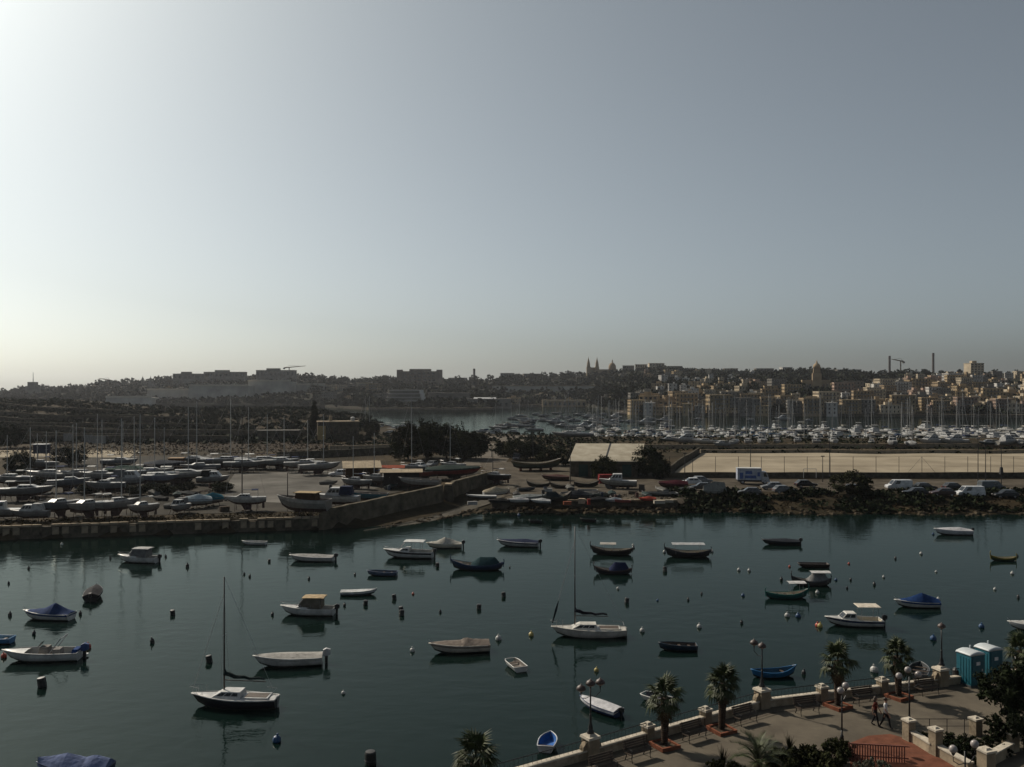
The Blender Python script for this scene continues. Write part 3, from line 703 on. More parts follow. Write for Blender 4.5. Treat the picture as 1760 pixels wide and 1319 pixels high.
def qpt(q, u, v):
    a, b, c, d = [Vector(p) for p in q]; return (a*(1-u)+b*u)*(1-v)+(d*(1-u)+c*u)*v
def win(q, u0, u1, v0, v1, t=.012):
    return MB().slab([qpt(q,u0,v0), qpt(q,u1,v0), qpt(q,u1,v1), qpt(q,u0,v1)], t)
def cabin(par, x0, x1, w0, z0, z1, fx=.5, bx=.1, w1=None, m=None, nwin=3, front=True, name='cabin', back=False):
    w1 = w1 or w0*.86; mb = MB(); c = frus(mb, x0, x1, w0, z0, z1, fx, bx, w1); o = mb.build(name, m or paint(WHITE), par)
    for q in ((c[0],c[1],c[5],c[4]), (c[2],c[3],c[7],c[6])):
        for k in range(nwin):
            a = .08+.86*k/nwin; win(q, a, a+.86/nwin-.05, .42, .86).build('window', glass, o)
    if front:
        q = (c[1],c[2],c[6],c[5])
        for k in range(2): win(q, .06+.46*k, .48+.46*k, .3, .88).build('windscreen_pane', glass, o)
    if back: win((c[3],c[0],c[4],c[7]), .15, .85, .3, .85).build('window', glass, o)
    return o
def outboard(par, x, z, s=1.0, c=BLACK, y=0, tilt=0.0):
    o = MB().loft([[(x-.05*s,y-.1*s,z+.05*s),(x-.05*s,y+.1*s,z+.05*s),(x-.05*s,y+.1*s,z+.42*s),(x-.05*s,y-.1*s,z+.42*s)],
                   [(x-.25*s,y-.15*s,z+.05*s),(x-.25*s,y+.15*s,z+.05*s),(x-.25*s,y+.14*s,z+.52*s),(x-.25*s,y-.14*s,z+.52*s)],
                   [(x-.5*s,y-.1*s,z+.12*s),(x-.5*s,y+.1*s,z+.12*s),(x-.5*s,y+.09*s,z+.44*s),(x-.5*s,y-.09*s,z+.44*s)]]).build('outboard_motor', paint(c), par)
    MB().box(x-.33*s,x-.17*s,y-.05*s,y+.05*s,z-.75*s,z+.06*s,ix=-.02,iy=0).build('motor_leg', iron, o)
    return o
MOORED = []
def boat_root(label, px, py, rz, cat='boat', name='motor_boat', z=0.0, loc=None, group=None):
    if loc is None: MOORED.append((label, px, py))
    x, y, zz = loc if loc else G(px, py, z)
    return thing(name, label, cat, (x, y, zz), R(rz), group)
def base_hull(t, h, c, stripe=None, gun=None, bottom=None):
    mb = h.shell(MB(), True); o = mb.build('hull', [paint(c), paint(stripe or c), paint((.03,.032,.025), .8)], t, True)
    h.gunwale(.03+.004*h.L).build('gunwale', paint(gun or stripe or c), t, True); return o
def covered(label, px, py, L, rz, hull, cov, hs=((0,.15),(.45,.4),(.8,.15),(1,.03)), motor=None, stripe=None, t1=.97, B=None, hf=.62, name='motor_boat', **k):
    t = boat_root(label, px, py, rz, name=name, **k); h = Hull(L, B or L*.37, hf*L/5, .12, 'run')
    base_hull(t, h, hull, stripe); h.cover(0.0, t1, hs, seed=px).build('canvas_cover', canvas(cov), t)
    h.deck(t1-.03, 1, -.01).build('foredeck', paint(hull), t)
    MB().path([h.edge(.93,-.05,.0),h.edge(.96,-.06,.22),(h.x(1,h.s_(1))+.02,0,h.s_(1)+.26)]+[(a,-b,c) for a,b,c in (h.edge(.96,-.06,.22),h.edge(.93,-.05,0))], .014, 4).build('bow_rail', steel, t)
    if motor: outboard(t, -L/2, h.s_(0)-.1, motor[0], motor[1])
    return t
def rowing(label, px, py, L, rz, hull, ins, kind='run', thw=3, B=None, hf=.42, stripe=None, name='rowing_boat', **k):
    t = boat_root(label, px, py, rz, name=name, **k); h = Hull(L, B or L*.38, hf, .1, kind, .06)
    base_hull(t, h, hull, stripe); h.inner(.1).build('interior', paint(ins, .7), t, True)
    for i in range(thw):
        u = .2+.52*i/max(1,thw-1); x, w, z = h.edge(u, -.06); MB().box(x-.11,x+.11,-w,w,z-.16,z-.13).build('thwart', teak, t)
    return t, h
def luzzu(label, px, py, L, rz, hull, stripe, cov=None, awn=None, hf=.5, motor=False, **k):
    t = boat_root(label, px, py, rz, name='fishing_boat', **k); h = Hull(L, L*.34, hf, .15, 'dbl', .05)
    base_hull(t, h, hull, stripe, stripe); h.inner(.12).build('interior', paint(CREAM, .8), t, True)
    for e, hh in ((1,.55),(0,.42)):
        z = h.s_(e); x = h.x(e, z); sg = 1 if e else -1
        MB().path([(x-sg*.06,0,z-.5),(x+sg*.02,0,z),(x+sg*.05,0,z+hh*.5),(x-sg*.03,0,z+hh)], [.06,.065,.06,.04], 6).build('stem_post', paint(stripe), t)
    for u in (.3,.5,.7):
        x, w, z = h.edge(u, -.06); MB().box(x-.12,x+.12,-w,w,z-.17,z-.14).build('thwart', teak, t)
    h.deck(.8,.97,-.05,.02).build('foredeck', teak, t)
    if cov: h.cover(.08,.62,((0,.12),(.15,.75),(.7,.85),(1,.15)), .05, px).build('canvas_cover', canvas(cov), t)
    if awn:
        x0, x1, zz, c = awn; 
        for sx in (x0+.08, x1-.08):
            for sy in (-1,1): MB().path([(sx*L,sy*L*.12,.4),(sx*L,sy*L*.12,zz)], .018, 4).build('awning_post', steel, t)
        q = MB(); q.loft([[(x0*L+(x1-x0)*L*i/6, L*.15*u, zz+.1*(1-u*u)+.02*nz(i,u*3)) for u in (-1,-.5,0,.5,1)] for i in range(7)], 0, False, ring_closed=False)
        q.add([(a, b_, c_-.03) for a, b_, c_ in q.v], [tuple(reversed(f)) for f in q.f]); q.build('awning', canvas(c), t)
    return t
def fenders(t, h, n=2):
    for i in range(n):
        x, w, z = h.edge(.25+.3*i, .08); MB().lathe([(.02,-.2),(.09,-.13),(.09,.13),(.02,.2)], 7, (x,-w,z-.3)).build('fender', paint(WHITE), t)
def sloop(label, px, py, L, rz, hull, deckc, mast_h, sail, mast_m=None, kind_t=.62, hf=.75, boomlen=.36, stripe=None, jib=None, **k):
    t = boat_root(label, px, py, rz, cat='sailboat', name='sailing_boat', **k); h = Hull(L, L*.33, hf, .25, 'sail', .12)
    base_hull(t, h, hull, stripe, stripe or deckc); h.deck(0,1,-.02,.05).build('deck', paint(deckc), t, True)
    zd = h.s_(.5)
    c = cabin(t, -L*.1, L*.27, L*.115, zd, zd+.42, L*.14, .05, L*.085, paint(deckc), 3, False)
    MB().box(-L*.42,-L*.13,-L*.1,L*.1,zd-.02,zd+.1).build('cockpit_coaming', paint(deckc), t); MB().box(-L*.4,-L*.14,-L*.075,L*.075,zd+.06,zd+.115).build('cockpit_well', teak, t)
    mx_ = -L/2+L*kind_t; top = mast_h
    MB().path([(mx_,0,zd+.3),(mx_+.0,0,top)], [.06,.04], 7).build('mast', mast_m or alu, t, True)
    bx = mx_-L*boomlen; zb = zd+1.05
    MB().path([(mx_,0,zb),(bx,0,zb-.05)], .035, 6).build('boom', mast_m or alu, t)
    sg = []; rr = []
    for i in range(9):
        u = i/8; sg.append((mx_-.05-(L*boomlen*.95)*u, .02*nz(i,2), zb+.14+.05*math.sin(i*2.1)+(.28*(1-u)**3))); rr.append(.07+.1*(1-u)**1.4)
    MB().path([(mx_-.03,0,zb+.75)]+sg, [.05]+rr, 8).build('furled_sail', canvas(sail), t, True)
    bow = (h.x(1,h.s_(1)), 0, h.s_(1)); st = (-L/2, 0, h.s_(0))
    MB().path([bow,(mx_+.03,0,top*.86)], .022 if jib else .013, 4).build('forestay', steel, t)
    MB().path([st,(mx_,0,top)], .01, 4).build('backstay', steel, t)
    for s in (-1,1): MB().path([(mx_-.1,s*h.w(kind_t)*h.B/2*.97,h.s_(kind_t)),(mx_,s*L*.055,top*.55),(mx_,0,top*.88)], .009, 4).build('shroud', steel, t)
    MB().path([(mx_,-L*.055,top*.55),(mx_,L*.055,top*.55)], .015, 4).build('spreader', alu, t)
    if jib: MB().path([Vector(bow)*.96+Vector((mx_,0,top*.86))*.04, Vector(bow)*.8+Vector((mx_,0,top*.86))*.2, Vector(bow)*.7+Vector((mx_,0,top*.86))*.3], [.05,.11,.03], 6).build('furled_jib', canvas(jib), t)
    rail = []
    for sgn in (1,-1):
        for u in (.86,.94): x, w_, z = h.edge(u,-.04); MB().path([(x,sgn*w_,z),(x,sgn*w_,z+.5)], .012, 4).build('stanchion', steel, t)
    e = h.edge(.86,-.04,.5); f = h.edge(.96,-.04,.5); MB().path([e,f,(bow[0],0,bow[2]+.52),(f[0],-f[1],f[2]),(e[0],-e[1],e[2])], .013, 4).build('pulpit', steel, t)
    e = h.edge(.03,-.04,.45); g_ = h.edge(.16,-.04,.45); MB().path([g_,e,(e[0],-e[1],e[2]),(g_[0],-g_[1],g_[2])], .012, 4).build('pushpit', steel, t)
    MB().box(-L/2-.12,-L/2-.04,-.03,.03,-.3,.75).build('rudder', paint(deckc), t)
    return t
def hardtop(label, px, py, L, rz, hull, stripe, roofc, side=None, **k):
    t = boat_root(label, px, py, rz, **k); h = Hull(L, L*.38, .62*L/5, .15, 'run')
    base_hull(t, h, hull, stripe, WHITE); h.deck(.52,1,-.02,.05).build('foredeck', paint(WHITE), t, True); h.inner(.15).build('cockpit', paint((.4,.4,.38)), t, True)
    z = h.s_(.5)-.02
    o = cabin(t, -.02*L, .26*L, L*.15, z, z+.42, .2*L, .02, L*.12, paint(WHITE), 2, False)
    wt = z+1.05*L/5; w0 = L*.145
    fr = MB()
    for s in (-1,1):
        fr.path([(.2*L,s*w0,z+.3),(.06*L,s*w0*.9,wt)], .025, 4); fr.path([(-.26*L,s*w0,z-.05),(-.26*L,s*w0*.9,wt)], .025, 4); fr.path([(-.08*L,s*w0,z+.1),(-.08*L,s*w0*.9,wt)], .02, 4)
    fr.build('canopy_frame', steel, t)
    MB().slab([(.19*L,-w0*.95,z+.4),(.19*L,w0*.95,z+.4),(.07*L,w0*.85,wt-.03),(.07*L,-w0*.85,wt-.03)], .012).build('windscreen', glass, t)
    MB().loft([[(-.33*L+.42*L*i/5, w0*1.05*u, wt+.05*(1-u*u)+(.03 if 0<i<5 else 0)) for u in (-1,-.5,0,.5,1)]+[(-.33*L+.42*L*i/5, w0*1.05*u, wt-.05) for u in (1,-1)] for i in range(6)]).build('canopy_top', canvas(roofc) if side else paint(roofc), t)
    if side:
        for s in (-1,1):
            q = [(-.27*L,s*w0,z),(.17*L,s*w0,z+.28),(.06*L,s*w0*.92,wt-.06),(-.27*L,s*w0*.92,wt-.06)]
            MB().slab(q if s < 0 else [q[1],q[0],q[3],q[2]], .01).build('canopy_side', canvas(side), t)
        MB().slab([(-.275*L,w0,z),(-.275*L,-w0,z),(-.275*L,-w0*.92,wt-.06),(-.275*L,w0*.92,wt-.06)], .01).build('canopy_back', canvas(side), t)
    e = h.edge(.6,-.05,.28); f = h.edge(.9,-.06,.32); bw = (h.x(1,h.s_(1))+.05,0,h.s_(1)+.34)
    MB().path([h.edge(.58,-.05,0),e,f,bw,(f[0],-f[1],f[2]),(e[0],-e[1],e[2]),tuple(a*b_ for a,b_ in zip(h.edge(.58,-.05,0),(1,-1,1)))], .014, 4).build('bow_rail', steel, t)
    outboard(t, -L/2, h.s_(0)-.12, 1.0, BLACK); return t, h

# --- boats moored in the creek
hardtop('white speedboat with grey canvas tent moored below the yard quay', 238, 966, 4.9, 172, WHITE, WHITE, LTGREY, (.2,.2,.2))
covered('boat under a black cover showing its outboard motor', 161, 1026, 4.3, 108, BLACK, (.03,.03,.035), ((0,.25),(.4,.42),(.8,.2),(1,.05)), (1.0, (.03,.03,.03)))
covered('white boat under a peaked navy blue cover with white bow', 83, 1064, 4.5, 174, WHITE, (.03,.06,.16), ((0,.12),(.38,.88),(.62,.35),(1,.02)), None, t1=.9)
rowing('blue rowing boat whose stern just enters the frame', -14, 1105, 3.3, 182, (.06,.2,.4), (.2,.3,.38), 'run', 2)
# white centre console runabout
t = boat_root('white open runabout with tilted windscreen frame and blue motor cover', 74, 1134, 186); L = 5.5; h = Hull(L, 2.0, .62, .15, 'run', .14)
base_hull(t, h, WHITE, None, LTGREY); h.inner(.25).build('cockpit', paint((.45,.44,.41)), t, True); h.deck(.7,1,-.02,.04).build('foredeck', paint(WHITE), t, True)
MB().box(-.5,.3,-.4,.4,.25,1.05,ix1=.2,iy=.05).build('console', canvas((.28,.26,.24)), t); MB().box(-1.4,-.8,-.45,.45,.25,.85,ix=.05,iy=.05).build('seat', canvas((.26,.25,.24)), t)
fr = MB()
for s in (-1,1): fr.path([(-.7,s*.75,.6),(-1.55,s*.7,1.75)], .035, 5)
fr.path([(-1.55,-.7,1.75),(-1.55,.7,1.75)], .035, 5); fr.build('roll_bar', steel, t)
MB().slab([(.25,-.38,1.05),(.25,.38,1.05),(-.0,.33,1.4),(-.0,-.33,1.4)], .01).build('windscreen', glass, t)
outboard(t, -L/2, .55, 1.25, (.02,.06,.2)); MB().box(-2.75,-2.25,-.55,.55,.5,.82,ix=.05,iy=.1).build('motor_cover', canvas((.02,.06,.2)), t)
MB().box(-L/2-.35,-L/2,-.8,-.35,.12,.2).build('swim_step', paint(WHITE), t)
covered('boat under a crumpled lavender blue cover at the bottom edge', 128, 1332, 3.9, 178, NAVY, (.16,.2,.34), ((0,.4),(.2,.6),(.35,.42),(.6,.62),(.8,.4),(1,.25)), None, t1=.98)
sloop('black-hulled sailing boat with white deck and dark furled sail', 404, 1214, 5.6, 176, (.012,.012,.018), (.5,.5,.49), 8.5, (.03,.045,.045), darkmast, .63, .62, .5)
rowing('little white dinghy floating close under the yard quay', 437, 936, 3.2, 176, WHITE, LTGREY, 'run', 2, hf=.36)
covered('white runabout with grey cover and outboard, below the slipway mouth', 537, 964, 5.2, 178, WHITE, (.3,.3,.29), ((0,.1),(.4,.25),(.8,.18),(1,.05)), (1.0,(.03,.03,.035)), hf=.5)
hardtop('black-striped white cruiser with white hardtop and clear windscreen', 703, 958, 5.9, 175, WHITE, BLACK, WHITE)
covered('cream boat with a tent-shaped cream cover beside the hardtop cruiser', 764, 942, 4.4, 188, CREAM, (.45,.43,.38), ((0,.1),(.5,.8),(.75,.25),(1,.05)), (1.0,(.03,.03,.04)))
luzzu('navy fishing boat with orange interior and dark teal tent cover', 821, 979, 5.8, 176, (.015,.03,.07), (.02,.05,.12), (.015,.05,.06), None, .58)
covered('white hulled runabout under a smooth navy cover with motor', 891, 939, 5.3, 172, LTGREY, (.02,.03,.07), ((0,.2),(.35,.36),(.8,.15),(1,.05)), (1.0,BLACK), hf=.55)
rowing('small faded blue rowing boat loaded with gear', 657, 989, 3.3, 178, (.08,.12,.2), (.1,.12,.16), 'run', 3, hf=.4)
covered('white dinghy under a sagging white cover', 616, 1022, 3.5, 4, (.05,.1,.1), (.5,.52,.52), ((0,.12),(.5,-.05),(1,.12)), None, hf=.48, name='dinghy')
t, h = hardtop('white cabin boat with a tan canvas canopy and bow rail', 530, 1056, 4.8, 178, WHITE, WHITE, TAN, (.17,.15,.12)); fenders(t, h)
covered('white fishing boat under a grey cover with tilted white outboard', 497, 1143, 4.9, 190, (.5,.5,.48), (.34,.33,.31), ((0,.1),(.4,.2),(.8,.14),(1,.04)), (1.2,(.42,.42,.42)), hf=.62)
covered('cream boat under a taupe cover with a humped console', 791, 1120, 4.6, 190, (.5,.46,.4), (.25,.21,.18), ((0,.28),(.3,.34),(.42,.5),(.5,.25),(.8,.16),(1,.05)), None, hf=.62)
rowing('tiny white pram dinghy seen end-on in open water', 886, 1148, 2.2, 112, WHITE, (.16,.14,.12), 'barge', 2, 1.15, .36, name='dinghy')
sloop('white sloop with tan gunwale, dark furled sail and steadying jib', 1013, 1093, 6.1, 178, (.5,.47,.43), (.52,.5,.45), 9.2, (.02,.02,.03), darkmast, .7, .6, .46, None, (.03,.04,.05))
luzzu('dark fishing boat with tall stem and white cargo, by a navy one', 1052, 953, 5.0, 174, BLACK, (.05,.035,.03), None, (-.1,.3,1.35,(.35,.33,.3)), .55)
luzzu('dark rowing boat with navy peaked cover behind the sloop mast', 1054, 986, 4.0, 176, (.02,.02,.03), (.09,.06,.05), (.02,.03,.08), None, .42)
luzzu('dark open fishing boat under a thin white flat awning', 1183, 957, 5.4, 178, BLACK, (.03,.03,.04), None, (-.36,.38,1.6,(.36,.37,.38)), .6)
covered('black covered runabout with motor near the rocky shore', 1342, 936, 4.7, 178, BLACK, (.03,.035,.045), ((0,.15),(.4,.3),(.8,.15),(1,.04)), (1.0,BLACK), hf=.5)
covered('white sleek speedboat moored near the rocky shore', 1638, 919, 5.0, 178, (.55,.55,.56), (.5,.5,.52), ((0,.1),(.35,.4),(.7,.25),(1,.04)), (.9,BLACK), hf=.62)
luzzu('small green and yellow fishing boat near the rocky shore', 1725, 964, 2.9, 178, (.02,.04,.02), (.25,.2,.03), None, None, .34)
rowing('flat brown open punt beside the grey covered boat', 1398, 975, 3.4, 178, (.05,.035,.03), (.2,.17,.15), 'barge', 3, 1.3, .4)
luzzu('grey-covered fishing boat with a white square awning', 1395, 1006, 3.9, 178, (.1,.09,.085), (.05,.05,.055), (.24,.24,.24), (-.48,.04,1.4,(.5,.5,.5)), .5)
luzzu('teal green fishing boat with a white square awning', 1352, 1028, 4.1, 2, (.012,.09,.085), (.015,.14,.12), None, (.02,.44,1.55,(.5,.5,.5)), .45)
# white cabin boat with raised awning
t = boat_root('white cabin boat with a raised cream awning over its cockpit', 1468, 1075, 176); L = 4.7; h = Hull(L, 1.75, .55, .15, 'run')
base_hull(t, h, (.5,.5,.48), NAVY, WHITE); h.deck(.45,1,-.02,.05).build('foredeck', paint(WHITE), t, True); h.inner(.2).build('cockpit', paint(CREAM), t, True)
cabin(t, -.1, 1.35, .62, .55, 1.15, .6, .05, .5, paint((.6,.58,.54)), 2, True)
for sx in (-.4,-1.8):
    for sy in (-.6,.6): MB().path([(sx,sy,.5),(sx-.1,sy,1.75)], .018, 4).build('awning_post', steel, t)
MB().box(-2.1,-.15,-.75,.75,1.75,1.8,ix=.04,iy=.08).build('awning', canvas((.55,.5,.42)), t); outboard(t, -L/2, .5, .95, BLACK)
covered('white boat under a royal blue peaked cover near the lamp', 1576, 1043, 4.0, 178, WHITE, (.02,.055,.17), ((0,.25),(.45,.78),(.8,.25),(1,.04)), None, t1=.88, stripe=None)
covered('white boat whose bow pokes in past the far palm', 1775, 1083, 3.6, 160, WHITE, LTGREY, motor=None)
rowing('dark blue rowing boat drifting below the white sloop', 1165, 1117, 3.0, 178, (.015,.035,.06), (.1,.08,.07), 'run', 3, hf=.42)
rowing('bright blue open rowing boat behind the dome lamp', 1329, 1163, 3.2, 6, (.02,.13,.3), (.03,.09,.15), 'dbl', 2, 1.15, .4)
covered('blue-hulled boat with white cover seen over the triple lamp', 1031, 1221, 3.2, 134, (.02,.05,.16), (.55,.55,.57), ((0,.16),(.5,.24),(1,.05)), (.7,BLACK), hf=.62)
rowing('small white dinghy half hidden behind the lowest palm', 1130, 1207, 2.2, 140, WHITE, (.1,.1,.12), 'barge', 1, 1.1, .36, name='dinghy')
t, h = rowing('white dinghy with bright blue inside beside the parapet', 942, 1283, 1.9, 78, (.5,.52,.56), (.02,.12,.38), 'run', 1, 1.05, .38, name='dinghy')
t, h = rowing('dark grey inflatable-looking dinghy beyond the globe lamp', 1580, 1158, 2.9, 62, (.14,.15,.16), (.04,.045,.05), 'run', 3, 1.35, .36, name='dinghy')
rowing('white dinghy moored beyond the toilets at the frame edge', 1764, 1140, 2.4, 95, WHITE, LTGREY, 'barge', 1, 1.1, .4, name='dinghy')
rowing('small black dinghy drifting off the middle quay', 1011, 897, 2.4, 178, BLACK, (.05,.06,.06), 'run', 2, 1.1, .4, name='dinghy')
rowing('tiny black tender under the quay of small boats', 920, 899, 1.9, 178, BLACK, (.05,.05,.05), 'barge', 1, 1, .4, name='dinghy')
# --- mooring buoys
def buoy_mesh(kind, c, seed):
    if kind == 'ball': q = MB().ball((0,0,.09), .2, 10, 7).lathe([(.03,.26),(.05,.3),(.05,.36),(.02,.38)], 6)
    elif kind == 'drum': q = MB().lathe([(.17,-.25),(.2,-.22),(.2,.1),(.22,.12),(.2,.15),(.2,.36),(.17,.42),(.05,.43)], 10)
    else: q = MB().lathe([(.03,-.3),(.12,-.15),(.15,0),(.15,.2),(.06,.3),(.035,.42)], 8)
    return q.mesh('mooring_buoy', paint(c, .5))
BUO = {('ball','w'):[(334/3.148,934,0)]}
def short_name(px, py):
    lab = min(MOORED, key=lambda m: math.hypot(m[1]-px, 2.2*(m[2]-py)))[0]
    ws = lab.split()[:9]
    while ws[-1].strip(',') in ('and','with','a','an','the','of','under','in','its','to','by','over','beside','behind','below','whose','on','at','from','near','seen'): ws.pop()
    return ' '.join(ws).rstrip(',')
def bl(kind, c, cname, pts, note):
    me = buoy_mesh(kind, c, 1)
    for i, p in enumerate(pts):
        px, py = p[0], p[1]; s = p[2] if len(p) > 2 else 1.0
        o = obj('mooring_buoy', me, None, G(px, py+2, 0)); o.rotation_euler = (rnd.uniform(-.15,.15), rnd.uniform(-.15,.15), rnd.uniform(0,6)); o.scale = (s,s,s)
        tag(o, note+' nearest the '+short_name(px, py), 'buoy', cname+' mooring buoys')
bl('ball', (.45,.45,.43), 'white', [(106,935),(462,963,.7),(857,1098,1.3),(1142,948),(1224,947),(1088,936,.8),(1089,940),(1202,1077,1.1),(1104,1084,1.1),(1353,1058,1.2),(1503,1153,1.5),(1405,1018),(1519,991,.8),(1583,951),(1613,1030),(1710,1012,.8),(1740,985),(590,1191,.7),(709,1118),(1270,979),(1288,980),(1021,941,1.2),(1062,1011,.8),(1609,982,.7)], 'round white buoy')
bl('ball', (.42,.06,.03), 'orange', [(7,1128,1.1),(151,1112,1.3),(1406,1075,1.2),(1357,973,.7),(1459,968,.7),(710,1020,.7)], 'orange-red ball buoy')
bl('ball', (.45,.36,.12), 'yellow', [(913,1091,1.1),(1409,1076,1.2),(1340,934,.7),(1025,1152,.9)], 'yellowish ball buoy')
bl('drum', (.02,.02,.022), 'black drum', [(73,1178,1.5),(360,1136,1.2),(690,1056,1.2),(690,1049,1.1),(678,1028,1.1),(752,972,1.1),(823,1045,1.1),(866,1024,1.1),(628,1038,1.1),(463,964,.8),(1077,1034,1.1),(1143,980,1.2),(297,1055,1.1),(637,1310,1.6)], 'black drum buoy')
bl('cone', (.025,.025,.03), 'small dark', [(17,1057,1.1),(138,1055),(49,976,.9),(15,1002,.8),(322,973,1.3),(429,990,.9),(262,1103,1.2),(190,959,.9),(285,956,.9),(468,1056,.9),(531,994,.9),(592,1040,.9),(757,1051,.8),(610,987,.8),(1343,996,1.1),(1539,959,.9),(1503,1004,1.0),(1462,996,.8),(1750,1026,.9),(1749,955,.8),(1520,1062,.7),(1381,1157,1.0),(1183,1030,.8),(1206,1020,.7),(876,974,.6),(58,1089,1.0),(420,986,.8),(1456,1010,.7),(1275,1070,.9)], 'small dark buoy')
bl('ball', (.02,.08,.2), 'blue', [(1687,1077,1.2),(1604,1098,1.3),(1372,1059,1.2),(1437,996,.8),(1277,1023,.9),(1604,917,.9),(475,1273,1.3),(892,885,1.3),(1130,1031,.6)], 'round blue buoy')

# ------------------------------------------------------------------ boats laid up in the yard
antif = paint((.07,.035,.03), .8); propm = mat('prop_steel', (.1,.06,.045), .8, .3)
def gz(px, py):
    z = 1.9
    for _ in range(3):
        x, y, q = G(px, py, z); z = land_h(x, y)+.06
    return G(px, py, z)
def cradle(x, y, z0, L, B, zo, rz, label='steel prop stands holding up a laid-up boat in the yard', group='prop stands in the yard'):
    t = thing('boat_cradle', label, 'boat stand', (x, y, z0), R(rz), group)
    for u in (-.28, 0, .26):
        for s in (-1, 1):
            MB().path([(u*L, s*B*.62, 0), (u*L, s*B*.36, zo+.12)], .045, 5).build('prop', propm, t)
    for u in (-.12, .08): MB().box(u*L-.15, u*L+.15, -.35, .35, 0, .14).build('keel_block', oldwood, t)
    return t
def dry_sail(label, px, py, L, rz, hullc, mast_py=None, cov=None, deckc=(.33,.33,.32), mast_dx=0, zo=1.35, dark=False, group=None):
    x, y, z0 = gz(px, py); rz += random.Random(px*7+py).uniform(-20, 20); t = thing('laid_up_yacht', label, 'sailboat', (x, y, z0+zo), R(rz), group)
    h = Hull(L, L*.31, .95 if L > 6 else .75, .42, 'sail', .13, 13)
    mb = h.shell(MB(), True); o = mb.build('hull', [paint(tuple(q*.72 for q in hullc)), paint(hullc), antif], t, True)  # sides take a darkened tone for backlit shade; top strake keeps full colour
    h.gunwale(.03).build('gunwale', paint((.3,.3,.3)), t, True)
    h.deck(0,1,-.02,.05).build('deck', paint(deckc), t, True)
    kl = MB().loft([[(-.14*L,-.09,-.2),(.14*L,-.09,-.2),(.14*L,.09,-.2),(-.14*L,.09,-.2)],[(-.13*L,-.07,-zo+.12),(.04*L,-.07,-zo+.12),(.04*L,.07,-zo+.12),(-.13*L,.07,-zo+.12)]]); kl.build('keel', antif, t)
    MB().box(-.46*L,-.4*L,-.04,.04,-zo*.75,.1).build('rudder', antif, t)
    zd = h.s_(.5)
    if cov: h.cover(.05,.8,((0,.2),(.4,.75),(.8,.5),(1,.1)), .3, px).build('canvas_cover', canvas(cov), t)
    else:
        cabin(t, -L*.1, L*.26, L*.11, zd, zd+.45, L*.12, .05, L*.085, paint(deckc), 3, False)
        MB().loft([[(-.3*L+.16*L*i/4, L*.1*u, zd+1.1+.12*(1-u*u)) for u in (-1,-.5,0,.5,1)]+[(-.3*L+.16*L*i/4, L*.1*u, zd+1.02) for u in (1,-1)] for i in range(5)]).build('spray_hood', canvas(rnd.choice([NAVY,LTGREY,(.5,.5,.48)])), t)
        MB().path([(-.3*L,-.09*L,zd),(-.3*L,-.09*L,zd+1.05),(-.3*L,.09*L,zd+1.05),(-.3*L,.09*L,zd)], .02, 4).build('hood_frame', steel, t)
    e = h.edge(.8,-.04,.5); f = h.edge(.95,-.04,.5); MB().path([h.edge(.8,-.04,0),e,f,(f[0],-f[1],f[2]),(e[0],-e[1],e[2]),tuple(a*b_ for a,b_ in zip(h.edge(.8,-.04,0),(1,-1,1)))], .018, 4).build('pulpit', steel, t)
    if mast_py is not None:
        top = H-(mast_py-HY)/F*y-(z0+zo); mx_ = .1*L
        MB().path([(mx_,0,zd+.3),(mx_,0,top)], [.09,.06], 6).build('mast', darkmast if dark else alu, t)
        MB().path([(mx_,-.5,top*.6),(mx_,.5,top*.6)], .03, 4).build('spreader', alu, t); MB().path([(mx_,0,zd+1.1),(mx_-.38*L,0,zd+1.05)], .06, 6).build('boom', canvas(rnd.choice([NAVY,LTGREY,TAUPE])), t)
        MB().path([(h.x(1,h.s_(1)),0,h.s_(1)),(mx_,0,top*.95)], .014, 3).build('forestay', steel, t); MB().path([(-L/2,0,h.s_(0)),(mx_,0,top)], .012, 3).build('backstay', steel, t)
    cradle(x, y, z0, L, L*.31, zo, rz); return t
def dry_motor(label, px, py, L, rz, hullc, style='cabin', cov=None, zo=.75, hf=None, props=True, group=None):
    x, y, z0 = gz(px, py); t = thing('laid_up_boat', label, 'boat', (x, y, z0+zo), R(rz), group)
    h = Hull(L, L*.36, hf or .8*L/6, .3, 'run', .12, 13); h.shell(MB(), True).build('hull', [paint(tuple(q*.75 for q in hullc)), paint(hullc), antif], t, True); h.gunwale(.04).build('gunwale', paint((.2,.2,.2)), t, True)  # hull sides likewise darkened for backlight, strake left at full colour
    MB().path([(-.4*L,0,-.3),(.2*L,0,-.33)], .06, 4).build('keel', antif, t)
    if style == 'cover': h.cover(0,.97,((0,.3),(.4,.8),(.8,.35),(1,.06)), .3, px).build('canvas_cover', canvas(cov), t)
    elif style == 'cabin':
        h.deck(.0,1,-.02,.04).build('deck', paint(WHITE), t, True); z = h.s_(.5); cabin(t, -.1*L, .28*L, L*.14, z, z+.18*L, .14*L, .02, L*.12, paint((.45,.45,.44)), 3, True)
        if cov: MB().box(-.36*L,-.06*L,-L*.14,L*.14,z+.02*L,z+.21*L,ix=.03*L,iy=.02*L).build('canopy', canvas(cov), t)
    else:
        h.inner(.2).build('interior', paint((.25,.22,.19), .8), t, True)
        for u in (.25,.5,.7): xx, w, z = h.edge(u,-.06); MB().box(xx-.12,xx+.12,-w,w,z-.17,z-.13).build('thwart', teak, t)
    if props: cradle(x, y, z0, L, L*.36, zo, rz)
    return t
W1, W2, W3 = (.18,.185,.19), (.26,.26,.255), (.13,.145,.17)  # hull tones lowered to carry the backlit shade of the yard boats
